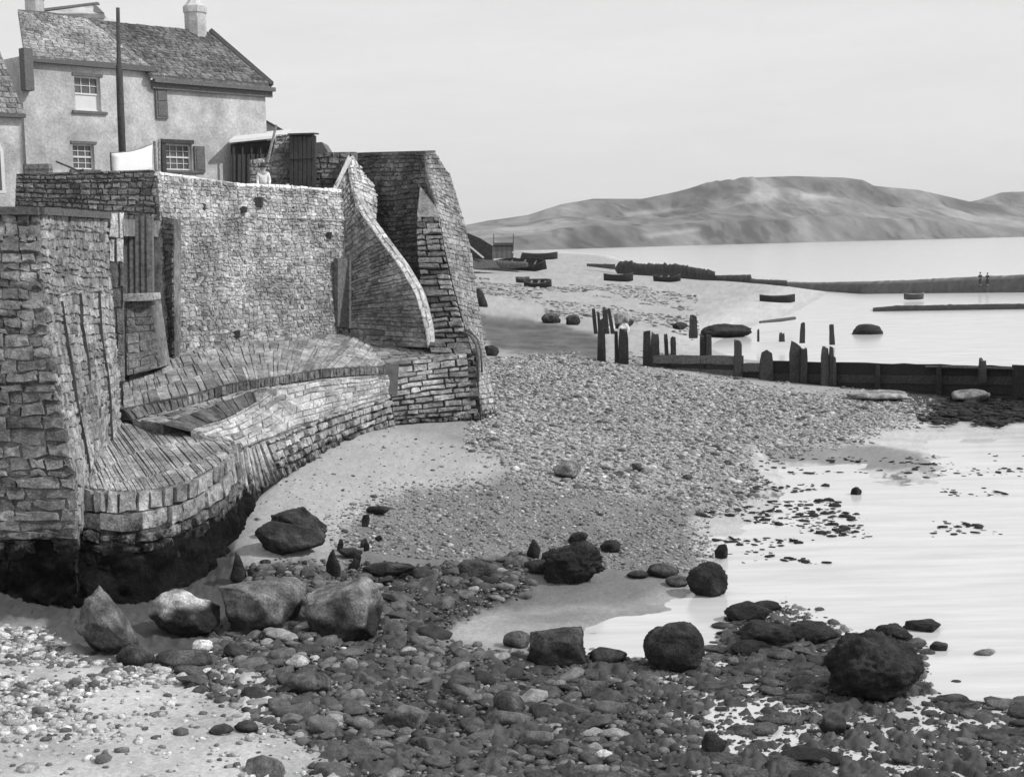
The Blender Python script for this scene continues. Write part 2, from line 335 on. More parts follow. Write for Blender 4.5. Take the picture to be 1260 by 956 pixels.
# hills
def build_hill(name, sky_px, D0, D1, label, seed, x0, x1):
    n = 760; pxs = np.linspace(x0, x1, n); sk = np.array(sky_px)
    ys = np.interp(pxs, sk[:, 0], sk[:, 1]); nt_ = 130
    X = np.zeros((nt_, n)); Y = np.zeros((nt_, n)); Z = np.zeros((nt_, n))
    for i, (a, b) in enumerate(zip(pxs, ys)):
        k = (a - 570) / 700; d0 = D0[0] + (D0[1] - D0[0]) * min(max(k, -.3), 1.6); d1 = d0 + D1
        top = P(a, b, d1); bx = PZ(a, 330, 0)
        t = np.linspace(0, 1, nt_); yy = d0 + (d1 - d0) * t; xx = top.x / d1 * yy
        h = top.z * (.30 * sstep(t, 0, .18) + .28 * sstep(t, .22, .62) + .42 * sstep(t, .6, 1.0))
        X[:, i] = xx; Y[:, i] = yy; Z[:, i] = h
    nn = fbm(X * .007, Y * .0035, 6, seed) ; env = sstep(np.linspace(0, 1, nt_), 0, .12) * (1 - sstep(np.linspace(0, 1, nt_), .75, 1))
    Z = Z * (1 + nn * .75 * env[:, None]); Z[0] = -3
    X2 = X[-1] * 1.15; Y2 = Y[-1] + 500
    X = np.vstack([X, X2]); Z = np.vstack([Z, Z[-1] * .2]); Y = np.vstack([Y, Y2])
    pxx, pyy = proj(X, Y, Z)
    tone = .15 + fbm(X * .006, Y * .0022, 6, seed + 3) * .27 + fbm(X * .035, Y * .012, 4, seed + 8) * .18; tt = np.linspace(0, 1, nt_ + 1)[:, None]; tone = tone + .05 * sstep(tt, 0, .3) * (1 - sstep(tt, .55, .75)) - .03 * sstep(fbm(X * .008, Y * .003, 5, seed + 31), .06, .12)
    slope = np.gradient(Z, axis=0) / (np.gradient(Y, axis=0) + 1e-6)
    scrub = sstep(fbm(X * .0025 + 3, Y * .004, 4, seed + 9), .02, .1); tone = tone * (1 - .25 * scrub)
    wx = X + fbm(X * .01, Y * .006, 3, 71) * 90; wy = Y + fbm(X * .01, Y * .006, 3, 72) * 160
    cx_ = np.floor(wx / 95).astype(np.int64); cy_ = np.floor(wy / 170 + .37 * cx_).astype(np.int64)
    cell_ = (((cx_ * 73856093) ^ (cy_ * 19349663)) & 1023) / 1023.0
    fields = sstep(fbm(X * .003, Y * .002, 3, 73), -.12, .0) * sstep(tt, .08, .2) * (1 - sstep(tt, .62, .75)); tone = tone + (cell_ - .5) * .085 * fields
    tone = tone - .05 * sstep(fbm(X * .05, Y * .02, 3, 74), .12, .2) * (1 - sstep(tt, .8, .95))
    if name == 'headland':
        scar = softpoly(pxx, pyy, [(925,219),(945,219),(958,236),(948,246),(930,248),(905,252),(930,236)], 5, fbm(X * .01, Y * .01, 3, 4) * 12); tone += .09 * scar
        for poly in ([(765,262),(838,255),(842,259),(770,267)], [(790,289),(860,281),(862,284),(800,293)], [(985,238),(1020,237),(1030,244),(985,246)]):
            tone += .12 * softpoly(pxx, pyy, poly, 3)
        dk = softpoly(pxx, pyy, [(820,238),(880,224),(925,222),(930,246),(870,244),(830,250)], 8) + softpoly(pxx, pyy, [(950,224),(1070,222),(1110,240),(1240,252),(1240,258),(1100,256),(1000,240)], 7)
        tone -= .035 * np.clip(dk, 0, 1)
    tone = np.clip(tone, .05, .4)
    ny, nx = X.shape; v = np.stack([X, Y, Z], -1).reshape(-1, 3)
    i = np.arange((ny - 1) * (nx - 1)); r = i // (nx - 1); c = i % (nx - 1); a = r * nx + c
    f = np.stack([a, a + 1, a + nx + 1, a + nx], -1)
    me = bpy.data.meshes.new(name); me.from_pydata(v.tolist(), [], f.tolist()); at = me.attributes.new('tone', 'FLOAT', 'POINT')
    at.data.foreach_set('value', tone.ravel().astype(np.float32)); me.polygons.foreach_set('use_smooth', [True] * len(f)); me.materials.append(M_hill)
    o = bpy.data.objects.new(name, me); COL.objects.link(o); tag(o, label, 'hill', kind='structure')
build_hill('headland', [(380,292),(500,284),(570,278),(600,272),(650,265),(690,252),(730,245),(790,245),(830,237),(880,226),(920,219),(975,217),(1040,219),(1062,222),(1075,229),(1130,234),(1170,243),(1195,249),(1230,253),(1300,262),(1500,280)],
           (1500, 2900), 900, 'long headland with a flat dark crest and pale landslips beyond the bay', 11, 380, 1500)
build_hill('distant_hill', [(1080,262),(1180,251),(1205,246),(1232,237),(1260,236),(1400,240),(1600,262)], (4300, 4600), 900, 'paler hill rising beyond the headland at the right edge', 51, 1080, 1600)

# ------------------------------------------------------------------ masonry
def gridS(Pg):
    A = np.array([[p[:] for p in row] for row in Pg]); nv, nu = A.shape[:2]
    su = np.zeros(nu); sv = np.zeros(nv)
    for j in range(1, nu): su[j] = su[j - 1] + np.linalg.norm(A[:, j] - A[:, j - 1], axis=1).mean()
    for i in range(1, nv): sv[i] = sv[i - 1] + np.linalg.norm(A[i] - A[i - 1], axis=1).mean()
    def S(u, v):
        u = min(max(u, 0), su[-1]); v = min(max(v, 0), sv[-1])
        j = min(int(np.searchsorted(su, u, 'right')) - 1, nu - 2); i = min(int(np.searchsorted(sv, v, 'right')) - 1, nv - 2)
        a = (u - su[j]) / (su[j + 1] - su[j]); b = (v - sv[i]) / (sv[i + 1] - sv[i])
        p00, p01, p10, p11 = A[i, j], A[i, j + 1], A[i + 1, j], A[i + 1, j + 1]
        p = (p00 * (1 - a) + p01 * a) * (1 - b) + (p10 * (1 - a) + p11 * a) * b
        du = (p01 - p00) * (1 - b) + (p11 - p10) * b; dv = (p10 - p00) * (1 - a) + (p11 - p01) * a
        nn = np.cross(du, dv); nn /= (np.linalg.norm(nn) + 1e-9); return p, nn
    return S, su[-1], sv[-1], A
def masonry(mb, Pg, ch=(.18, .3), sw=(.3, .6), proud=(.03, .09), gap=.03, tone=(.22, .36), back=None, wav=.06, transpose=False, jit=.03, seed=1, mort=.16, skip=0, dark=None, closed=True):
    """rows of Pg go bottom to top, columns left to right; lays courses of separate stones over a mortar core"""
    if transpose: Pg = [list(r) for r in zip(*Pg)]
    S, LU, LV, A = gridS(Pg); R = random.Random(seed)
    ctr = A.reshape(-1, 3).mean(0); _, n0 = S(LU / 2, LV / 2)
    sg = 1 if np.dot(n0, np.array([0, 0, H]) - ctr) > 0 else -1
    # mortar core with thickness
    nv, nu = A.shape[:2]; bk = np.array(back[:]) if back is not None else np.array([-.6, .5, -.2])
    nu2 = max(nu, min(60, int(LU / .4) + 2)); nv2 = max(nv, min(60, int(LV / .4) + 2))
    fr = []; 
    for i in range(nv2):
        for j in range(nu2):
            p, nn = S(LU * j / (nu2 - 1), LV * i / (nv2 - 1)); fr.append(p - nn * sg * .02 + 0)
    bq = [p + bk for p in fr]; N = len(fr); fs = []
    for i in range(nv2 - 1):
        for j in range(nu2 - 1):
            a = i * nu2 + j; fs.append((a, a + 1, a + nu2 + 1, a + nu2)); fs.append((a + N, a + nu2 + N, a + nu2 + 1 + N, a + 1 + N))
    if closed:
        ring = [j for j in range(nu2)] + [i * nu2 + nu2 - 1 for i in range(1, nv2)] + [(nv2 - 1) * nu2 + j for j in range(nu2 - 2, -1, -1)] + [i * nu2 for i in range(nv2 - 2, 0, -1)]
        for k in range(len(ring)): a, b = ring[k], ring[(k + 1) % len(ring)]; fs.append((a, a + N, b + N, b))
    mb.add(fr + bq, fs, [mort * (1 + .4 * noise.noise(Vector(p) * 1.3)) for p in fr] + [.25] * N, 1)
    v = 0; off = R.random() * 100
    while v < LV - ch[0] * .4:
        h = R.uniform(*ch)
        if LV - v - h < ch[0] * .5: h = LV - v
        u = -R.random() * sw[1] * .6
        while u < LU:
            wd = R.uniform(*sw); ua, ub = max(u, 0), min(u + wd, LU); u += wd
            if ub - ua < .08 or R.random() < skip: continue
            g = gap * R.uniform(.5, 1.3) / 2
            def q(uu, vv):
                return vv + wav * noise.noise(Vector((uu * .7 + off, vv * .8, 3.3)))
            pr = R.uniform(*proud); tn = R.uniform(*tone) * (R.choice((.62, .8)) if R.random() < .2 else 1)
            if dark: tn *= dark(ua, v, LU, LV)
            us = [ua + g, (ua + ub) / 2, ub - g]; vb, vt = v + g, v + h - g
            ringp = [(us[0], vb), (us[1], vb), (us[2], vb), (us[2], (vb + vt) / 2), (us[2], vt), (us[1], vt), (us[0], vt), (us[0], (vb + vt) / 2)]
            base = []; front = []; uc, vc = us[1], (vb + vt) / 2
            for (a, b) in ringp:
                a += R.uniform(-jit, jit) * .6 * (0 < a < LU); b += R.uniform(-jit, jit)
                b2 = q(a, b); p, nn = S(a, min(max(b2, 0), LV)); base.append(p - nn * sg * .06)
                k = .82; a3 = uc + (a - uc) * (1 - .018 / max(.05, ub - ua) * R.uniform(.6, 3.2)); b3 = vc + (b - vc) * (1 - .018 / max(.05, h) * R.uniform(.6, 3.2))
                p, nn = S(a3, min(max(q(a3, b3), 0), LV)); front.append(p + nn * sg * (pr + R.uniform(-.018, .018)))
            p, nn = S(uc, min(max(q(uc, vc), 0), LV)); cpt = p + nn * sg * (pr + R.uniform(-.006, .014))
            vs = base + front + [cpt]; f = []
            for k in range(8):
                k2 = (k + 1) % 8; f.append((k, k2, k2 + 8, k + 8)); f.append((k + 8, k2 + 8, 16))
            mb.add(vs, f, [tn * R.uniform(.8, 1.15) for _ in vs], 0)
        v += h
def wall(name, Pg, parent=None, label=None, cat=None, smooth=False, mats=None, **kw):
    mb = MB(); masonry(mb, Pg, **kw)
    o = mb.build(name, mats or [M_stone, M_mortar], parent, smooth)
    if label: tag(o, label, cat)
    return o
def PP(l): return [P(*a) for a in l]

# ---- left pier (front face, right flank, cap beam) ----
pier = empty('stone_pier', PZ(60, 745, .4), 'massive coursed stone pier at the left edge with weed-black foot', 'pier')
fA = [[(-230,760,30.2),(0,756,29.7),(97,748,29.4)],[(-230,664,30.1),(0,662,29.75),(97,663,29.5)]]
wall('foot', [PP(r) for r in fA], pier, ch=(.3,.42), sw=(.5,1.0), proud=(.02,.07), tone=(.2,.3), seed=3, back=Vector((-1.5,1.5,0)), jit=.05)
fB = [[(-230,668,29.9),(0,664,29.5),(97,663,29.25)],[(-230,590,30.0),(0,588,29.75),(95,590,29.55)],[(-230,500,30.2),(0,500,30.1),(76,500,29.95)],[(-230,400,30.7),(0,400,30.6),(60,400,30.5)],[(-230,330,31.2),(0,330,31.2),(52,330,31.2)],[(-230,262,31.7),(0,264,31.8),(49,265,31.8)]]
wall('front_face', [PP(r) for r in fB], pier, ch=(.15,.33), sw=(.24,.75), proud=(.0,.10), gap=.022, tone=(.19,.34), seed=4, back=Vector((-1.5,1.5,0)), jit=.06, mort=.17)  # front toned darker than the flank for the side away from the sun
fC = [[(97,663,29.25),(118,600,33),(148,545,36.6)],[(95,590,29.55),(122,560,33.2),(148,515,36.8)],[(76,500,29.95),(112,480,33.6),(147,462,37.2)],[(60,400,30.5),(100,400,34.2),(140,400,37.6)],[(52,330,31.2),(95,330,34.8),(135,335,38.1)],[(49,265,31.8),(92,266,35),(132,270,38.4)]]
wall('right_flank', [PP(r) for r in fC], pier, ch=(.12,.30), sw=(.2,.7), proud=(.0,.045), gap=.014, tone=(.27,.42), seed=5, back=Vector((-2.5,1,0)), jit=.05, wav=.12, mort=.28)
mb = MB()
for a, b in (((-230,262,31.6),(0,264,31.7)),((0,264,31.7),(49,264.5,31.7)),((49,264.5,31.7),(132,269.5,38.4))):
    pa, pb = P(*a), P(*b); d = (pb - pa).normalized(); nn = d.cross(Vector((0,0,1)));
    mb.slab([pa + nn*.12, pb + nn*.12, pb + nn*.12 + Vector((0,0,.17)), pa + nn*.12 + Vector((0,0,.17))], -nn*.7, .10)
mb.build('cap_beam', M_wet_wood, pier)
SF = gridS([PP(r) for r in fC])
for (u_, v0, v1, w_) in ((1.6, .8, 4.6, .05), (3.4, 2.6, 4.8, .045), (5.2, .6, 4.9, .055)):  # raised dark strips stand in for the shade inside cracks
    mb = MB(); R_ = random.Random(int(u_ * 10)); pl = []; uu = u_
    for k in range(15):
        uu += R_.uniform(-.07, .07); p, nn = SF[0](uu, v0 + (v1 - v0) * k / 14); nn = nn if nn[0] > 0 else -nn; ww = w_ * .6 * R_.uniform(.3, 1) * math.sin(math.pi * (k + .7) / 15.5)
        pl.append((Vector(p + nn * .085), ww))
    for (a, wa), (b, wb) in zip(pl, pl[1:]):
        y = Vector((0, 1, 0)); mb.slab([a - y * wa, a + y * wa, b + y * wb, b - y * wb], Vector((-.1, 0, 0)), .015)
    mb.build('crack_shade', M_wood, pier)
# deck behind the cap
tz = 8.95
mb = MB(); mb.slab([(-30, 31.7, tz), (-10.9, 31.9, tz), (-11.2, 38.5, tz), (-11.0, 46, tz), (-30, 46, tz)], Vector((0, 0, -.5)), .25)
mb.build('deck', M_mortar, pier)

# ---- drum ----
drum = empty('round_bulwark', PZ(200, 748, .4), 'round-nosed stone bulwark with slab top and weed-black foot beside the pier', 'bulwark')
rimt = [(97,600,30.4),(130,603,30.2),(165,604,30.4),(200,600,30.9),(235,590,31.7),(262,577,32.8),(280,562,34),(288,552,35.0),(290,545,35.8)]
rimb = [(97,628,30.3),(130,632,30.1),(165,631,30.25),(200,625,30.75),(235,612,31.6),(262,597,32.7),(281,580,33.9),(290,566,34.9),(293,557,35.8)]
alg = [(97,664,30.1),(130,672,29.9),(165,672,30.0),(200,665,30.5),(235,650,31.4),(264,634,32.5),(286,613,33.8),(296,596,34.9),(298,580,35.8)]
foot = [(97,752,29.7),(130,762,29.5),(165,764,29.6),(200,756,30.1),(240,738,31.1),(272,722,32.3),(290,702,33.7),(297,682,34.9),(298,662,35.8)]
topb = [(99,592,31.1),(112,562,33),(126,541,34.8),(142,522,37),(170,516,38),(205,518,38),(240,525,37.6),(270,535,37),(289,546,36)]
wall('slab_top', [PP(topb), PP(rimt)], drum, ch=(.7,1.9), sw=(.12,.34), proud=(.0,.035), gap=.018, tone=(.34,.48), seed=8, back=Vector((0,0,-1)), jit=.02, mort=.27)
wall('rim', [PP(rimb), PP(rimt)], drum, ch=(.45,.5), sw=(.22,.5), proud=(.03,.12), gap=.05, tone=(.28,.44), seed=9, back=Vector((-.8,1.5,0)), mort=.1)
wall('courses', [PP(alg), PP(rimb)], drum, ch=(.2,.32), sw=(.3,.9), proud=(.0,.13), gap=.035, tone=(.25,.42), seed=10, back=Vector((-.8,1.5,0)), mort=.1, jit=.05)
wall('foot', [PP(foot), PP(alg)], drum, ch=(.3,.45), sw=(.4,.9), proud=(.02,.09), gap=.04, tone=(.2,.34), seed=11, back=Vector((-.8,1.5,0)), jit=.05)

def skirt(name, Pg, parent, seed, top=.35):
    S, LU, LV, A = gridS(Pg); nu = int(LU / .07); nv = int(LV / .07); mb = MB(); vs = []; fs = []; ctr = A.reshape(-1, 3).mean(0); _, n0 = S(LU / 2, LV / 2)
    sg = 1 if np.dot(n0, np.array([0, 0, H]) - ctr) > 0 else -1; keep = {}
    for i in range(nv + 1):
        for j in range(nu + 1):
            u, v = LU * j / nu, LV * i / nv; p, nn = S(u, v); q = Vector(p)
            a = noise.fractal(q * 1.7 + Vector((seed, 0, 0)), .8, 2.1, 5); b = noise.noise(q * 1.1 + Vector((0, seed, 0)))
            f_ = (1 - v / LV) - top * .5 + b * .5 + a * .25; d = .02 + .17 * max(0, min(1, f_ * 2.2)) * (1 + a * 1.3) if f_ > 0 else -.12
            d += .10 * (1 - v / LV); vs.append(p + nn * sg * d); keep[(i, j)] = 1
    for i in range(nv):
        for j in range(nu): a_ = i * (nu + 1) + j; fs.append((a_, a_ + 1, a_ + nu + 2, a_ + nu + 1))
    mb.add(vs, fs, .03); return mb.build(name, M_slime, parent, True)
M_slime = mat('black_tide_weed', .011, 6, .8, .85, 1.0, 16, bdist=.15, spec=.12, fine=(26, .6), patch=(1.6, .5))
skirt('hanging_weed', [PP(fA[0]), PP(fA[1])], pier, 3.0)
skirt('hanging_weed', [PP(foot), PP(alg)], drum, 7.0)

# ---- sea wall (main) with its recess at the left ----
sw_ = empty('sea_wall', P(205, 450, 44.3), 'tall rubble sea wall with whitened top running back from the corner', 'sea wall')
g = [[(205,462,43.9),(330,432,49),(432,414,53.4)],[(203,400,44.1),(320,390,49.2),(430,385,53.5)],[(199,330,44.5),(310,325,49.4),(427,325,53.8)],[(196,270,44.8),(305,268,49.5),(424,272,54)]]
wall('lower_masonry', [PP(r) for r in g], sw_, ch=(.09,.19), sw=(.12,.40), proud=(.0,.03), gap=.008, tone=(.30,.54), seed=20, back=Vector((-1.5,.6,0)), jit=.04, mort=.42, wav=.1, skip=.02)
g = [[(196,270,44.75),(305,268,49.45),(424,272,53.9)],[(193,214,45),(300,226,49.6),(420,236,54.2)]]
wall('parapet', [PP(r) for r in g], sw_, ch=(.09,.17), sw=(.12,.34), proud=(.0,.035), gap=.010, tone=(.40,.62), seed=21, back=Vector((-.6,.3,0)), jit=.035, mort=.5, skip=.01)
mb = MB(); c_ = [(193,211,45),(230,216,46.7),(262,221,48.1),(300,226,49.6),(345,227,51.3),(385,231,52.9),(420,233,54.2)]
mat('limewash', None, 5, .25, .95, .8, 14, bdist=.05, fine=(30,.25))
masonry(mb, [[P(a, b + 5, Y - .1) for a, b, Y in c_], [P(a, b, Y - .02) for a, b, Y in c_]], ch=(.1,.16), sw=(.15,.5), proud=(.0,.06), gap=.01, tone=(.72,.88), seed=27, back=Vector((-.5,.3,0)), jit=.035, mort=.6, wav=.05)
mb.build('coping', [bpy.data.materials['limewash']] * 2, sw_)
mb = MB()
for (x, y, Y) in ((250,256,47.2),(300,258,49.2),(318,249,50),(359,258,51.7),(405,290,53),(292,410,47.6)):  # dark boxes stand in for the shade inside drain holes
    p = P(x, y, Y); s_ = .13 if x in (318,) else .08
    mb.box(p + Vector((.02,-.02,0)), s_, .12, s_ * 1.3, None, .02, jit=.03)
mb.build('weep_hole_shade', M_wood, sw_)
# timber board set in the wall
mb = MB(); a, b = P(413,402,52.6), P(413,318,52.9); c2, d2 = P(427,404,53.2), P(427,318,53.5)
nv_ = (c2 - a).cross(b - a).normalized(); nv_ = nv_ if nv_.dot(Vector((0,0,8)) - a) > 0 else -nv_
mb.slab([a + nv_*.10, c2 + nv_*.10, d2 + nv_*.10, b + nv_*.10], -nv_*.2, .13)
mb.slab([c2 + nv_*.14, c2 + (c2-a)*.12 + nv_*.14, d2 + (c2-a)*.12 + nv_*.14, d2 + nv_*.14], -nv_*.3, .42)
mb.build('timber_chute', M_wet_wood, sw_)
# projecting parapet front at the left, stones toned dark for its shaded face
pf = [[(18,258,44.6),(110,262,44.6),(196,270,44.7)],[(20,214,44.9),(110,211,44.9),(193,209,45)]]
wall('parapet_wall', [PP(r) for r in pf], None, 'dark rubble parapet wall facing the beach above the doorway recess', 'wall', ch=(.1,.2), sw=(.14,.4), proud=(.01,.05), gap=.025, tone=(.16,.27), seed=22, back=Vector((0,.5,0)), jit=.03, mort=.14)
# recess: pale quoin pier, timber hatch, ledge, plinth
rc = empty('sluice_recess', P(170, 455, 41.5), 'shadowed recess with a timber hatch, sill and battered plinth between pier and sea wall', 'recess')
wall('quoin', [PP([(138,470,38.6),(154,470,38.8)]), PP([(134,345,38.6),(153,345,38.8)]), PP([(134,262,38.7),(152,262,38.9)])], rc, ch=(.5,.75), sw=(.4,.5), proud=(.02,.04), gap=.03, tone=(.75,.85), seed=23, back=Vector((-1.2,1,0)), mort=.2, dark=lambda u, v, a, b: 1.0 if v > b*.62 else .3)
mb = MB(); q = PP([(153,368,41.8),(188,366,42.0),(187,266,42.3),(152,265,42.1)]); mb.slab(q, Vector((0,.2,0)), .14)
for k in range(1, 5):
    pa, pb = q[0].lerp(q[1], k/5), q[3].lerp(q[2], k/5); mb.bar(pa + Vector((0,-.02,0)), pb + Vector((0,-.02,0)), .02, tone=.07)
mb.build('hatch', M_wet_wood, rc)
mb = MB(); mb.slab(PP([(152,371,41.3),(190,369,41.6),(189,361,41.6),(152,362,41.3)]), Vector((0,.8,0)), .42); mb.build('sill', M_mortar, rc)
wall('plinth', [PP([(157,462,41.0),(198,452,41.9)]), PP([(155,372,41.5),(186,371,42.0)])], rc, ch=(.16,.3), sw=(.4,.9), proud=(.0,.012), gap=.012, tone=(.17,.22), seed=28, back=Vector((0,1.2,0)), mort=.16)
wall('return_wall', [PP([(200,462,44.3),(214,452,43.8)]), PP([(200,350,44.6),(213,345,44.2)]), PP([(200,267,44.9),(213,270,44.5)])], rc, ch=(.12,.25), sw=(.2,.5), proud=(.0,.03), tone=(.16,.28), seed=24, back=Vector((0,1,0)), mort=.14,
     dark=None)
mb = MB(); mb.slab([P(140,470,45.5), P(215,460,45.5), P(215,255,45.6), P(130,255,45.6)], Vector((0,.4,0)), .012); mb.build('back_wall', M_wood, rc)  # dark sheet puts the slot's shade into its colour

# ---- revetment below the wall ----
rv = empty('stepped_revetment', PZ(400, 545, 1.8), 'pale sloping revetment of long slabs and stepped courses below the sea wall', 'revetment')
R0 = [(150,470,41.6),(209,436,44.4),(262,424,46.6),(350,414,50.3),(440,410,53.4),(470,425,52.6),(478,446,50.0)]
R1 = [(152,502,37.4),(230,486,39.3),(290,470,41.2),(345,462,43.6),(400,453,46),(440,451,47.8),(478,450,49.4)]
wall('slab_apron', [PP(R1), PP(R0)], rv, ch=(1.2,2.8), sw=(.18,.6), proud=(.0,.035), gap=.014, tone=(.30,.44), seed=30, back=Vector((-.2,.3,-.8)), jit=.05, mort=.25)
R1b = [(152,503,37.2),(230,487,39.1),(290,471,41.0),(345,463,43.4),(400,454,45.8),(440,452,47.6),(478,451,49.2)]
R2 = [(163,517,37.1),(232,500,39.0),(290,483,40.9),(345,474,43.3),(400,466,45.7),(440,463,47.5),(478,461,49.1)]
wall('ledge_face', [PP(R2), PP(R1b)], rv, ch=(.4,.5), sw=(.14,.3), proud=(.0,.04), gap=.03, tone=(.12,.24), seed=31, back=Vector((-.5,.4,0)), mort=.08)  # ledge stones toned dark for the shade on this face
# middle bench; step face toned dark for its shade, ending part way
R2c = [(163,517,37.1),(232,500,39.0),(290,483,40.9),(314,479,41.8),(345,474,43.3)]
R3 = [(200,521,36.2),(250,504,38.4),(290,489,40.1),(312,484,41.0),(340,480,42.2)]
wall('upper_bench', [PP(R3), PP(R2c)], rv, ch=(.3,.5), sw=(.3,.8), proud=(.0,.03), tone=(.3,.42), seed=32, back=Vector((0,0,-.5)), mort=.3)
R3b = [(200,521,36.1),(250,504,38.3),(290,489,40.0),(312,482,40.9)]
R4 = [(235,530,36.0),(270,518,38.1),(298,505,39.8),(316,494,40.7)]
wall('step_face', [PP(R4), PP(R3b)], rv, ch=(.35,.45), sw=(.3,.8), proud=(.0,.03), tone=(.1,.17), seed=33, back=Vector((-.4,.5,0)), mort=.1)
R4b = [(235,530,35.9),(270,518,38.0),(298,505,39.7),(316,494,40.8),(345,474,43.2),(400,466,45.6),(440,463,47.4),(478,461,49.0)]
R5 = [(288,551,35.8),(297,552,37.0),(310,548,37.8),(325,541,38.6),(345,533,40.2),(395,514,44.0),(438,500,46.9),(480,487,48.9)]
wall('lower_apron', [PP(R5), PP(R4b)], rv, ch=(.2,.34), sw=(.5,1.3), proud=(.0,.05), gap=.015, tone=(.40,.52), seed=34, back=Vector((0,0,-.8)), mort=.36, wav=.12)
R5b = [(325,541,38.5),(345,533,40.1),(395,514,43.9),(438,500,46.8),(480,487,48.8)]
R6 = [(345,590,38.8),(362,580,40.0),(405,556,43.7),(442,540,46.5),(484,523,48.5)]
wall('stepped_courses', [PP(R6), PP(R5b)], rv, ch=(.2,.3), sw=(.3,.75), proud=(.03,.2), gap=.05, tone=(.34,.48), seed=35, back=Vector((-.5,.8,0)), mort=.13, jit=.04)
R5c = [(289,552,35.9),(297,552,36.9),(310,548,37.7),(326,541,38.5)]
R6c = [(296,640,35.0),(306,628,35.7),(325,606,37.2),(347,590,38.7)]
wall('upright_slabs', [PP(R6c), PP(R5c)], rv, ch=(1.4,1.8), sw=(.16,.36), proud=(.0,.12), gap=.09, tone=(.36,.5), seed=36, back=Vector((-.5,.8,0)), mort=.05, jit=.06)
# end block with a darker flat patch at its left
eb = [[(484,524,48.6),(530,520,49.2),(580,518,49.6)],[(480,487,48.9),(528,480,49.4),(578,474,49.9)],[(474,447,49.5),(525,441,49.9),(574,436,50.3)]]
wall('end_block', [PP(r) for r in eb], rv, ch=(.16,.3), sw=(.35,1.0), proud=(.01,.14), gap=.04, tone=(.32,.48), seed=37, back=Vector((-.2,2,0)), mort=.1)
et = [[(474,447,49.5),(525,441,49.9),(574,436,50.3)],[(440,412,53.3),(500,424,52.6),(560,424,52.2)]]
wall('end_block_top', [PP(r) for r in et], rv, ch=(.3,.5), sw=(.4,.8), proud=(.0,.03), tone=(.26,.36), seed=38, back=Vector((0,0,-1)), mort=.24)
mb = MB(); mb.slab(PP([(474,486,48.75),(489,485,48.85),(490,448,49.2),(472,449,49.1)]), Vector((0,.4,0)), .10); mb.build('dark_patch', mat('patch_grey', None, 4, .3, .9, .3), rv)

# ---- buttress fin ----
bt = empty('sloped_buttress', P(480, 420, 53), 'curved sloping buttress with a pale crest leaning against the sea wall', 'buttress')
crest = [(527,428,50.8),(524,405,51.0),(512,362,51.5),(492,328,52.2),(468,296,53.0),(448,268,53.7),(436,246,54.2),(426,196,54.8)]
inner = [(432,424,53.2),(430,400,53.3),(428,375,53.5),(427,350,53.6),(426,320,53.8),(424,290,53.9),(421,262,54.0),(413,226,54.1)]
wall('flank', [[P(*a), P(*a).lerp(P(*b), .5), P(*b)] for a, b in zip(inner, crest)], bt, ch=(.11,.22), sw=(.2,.6), proud=(.0,.05), gap=.018, tone=(.30,.45), seed=40, back=Vector((.1,1.5,0)), mort=.25)
mb = MB(); masonry(mb, [[P(*a) + Vector((-.02,-.04,.0)) for a in crest], [P(*a) + Vector((.26,.10,.14)) for a in crest]], ch=(.1,.2), sw=(.2,.5), proud=(.0,.05), gap=.012, tone=(.5,.68), seed=43, back=Vector((.05,.5,-.1)), jit=.03, mort=.5, wav=.02)
mb.build('pale_crest', [bpy.data.materials['limewash']] * 2, bt)
wall('head', [PP([(440,262,53.9),(462,285,54.6)]), PP([(432,226,54.3),(465,238,55.2)]), PP([(427,195,54.6),(434,193,55.4)])], bt, ch=(.14,.26), sw=(.2,.5), proud=(.02,.1), tone=(.6,.78), seed=41, back=Vector((-.3,1.2,0)), mort=.55)  # stones toned pale for the sunlight on the head
mb = MB(); mb.slab([P(408,236,54.0), P(413,236,54.0), P(433,196,54.6), P(429,191,54.6)], Vector((-.1,.5,0)), .6); mb.build('slanting_coping', bpy.data.materials['limewash'], bt)

# ---- tall bastion ----
bs = empty('tall_bastion', P(560, 510, 51), 'tall battered masonry bastion standing highest at the seaward end of the wall', 'bastion')
bl = [[(432,440,56.5),(500,440,54.6),(575,440,52.4)],[(436,330,56.9),(490,330,55.6),(548,330,53.8)],[(438,250,57.2),(485,250,56.0),(531,245,54.6)],[(437,191,57.5),(480,189,56.3),(523,189,55.2)]]
wall('left_flank', [PP(r) for r in bl], bs, ch=(.12,.22), sw=(.2,.5), proud=(.0,.05), gap=.025, tone=(.14,.24), seed=50, back=Vector((-.2,2,0)), mort=.12)  # toned darker than the right face, as the unlit side
fe = [(590,518,49.8),(583,470,50.6),(570,420,51.4),(556,360,52.4),(545,300,53.2),(534,240,54.2),(523,189,55.2)]
be = [(612,515,51.4),(603,465,52.6),(596,425,53.6),(588,370,54.8),(579,305,56),(568,260,56.8),(553,213,57.6)]
be2 = be[:]; 
wall('right_face', [[P(*a), P(*a).lerp(P(*b), .5), P(*b)] for a, b in zip(fe[:-1] + [(525,210,54.9)], be)], bs, ch=(.14,.26), sw=(.2,.5), proud=(.0,.03), gap=.012, tone=(.28,.38), seed=51, back=Vector((-.5,1.2,0)), mort=.28, jit=.03)
wall('top_corner', [PP([(525,211,54.9),(552,214,57.5)]), PP([(523,189,55.2),(536,188,56.8)])], bs, ch=(.14,.26), sw=(.2,.5), proud=(.0,.05), tone=(.26,.38), seed=52, back=Vector((-.5,1.2,0)), mort=.24)
nb = [[(530,436,50.6),(582,436,50.3)],[(524,400,51.6),(570,396,51.1)],[(517,350,52.4),(557,350,52.0)],[(513,300,53.1),(546,300,52.8)],[(514,266,53.6),(541,266,53.4)]]
def nd(u, v, a, b):
    return 1.0
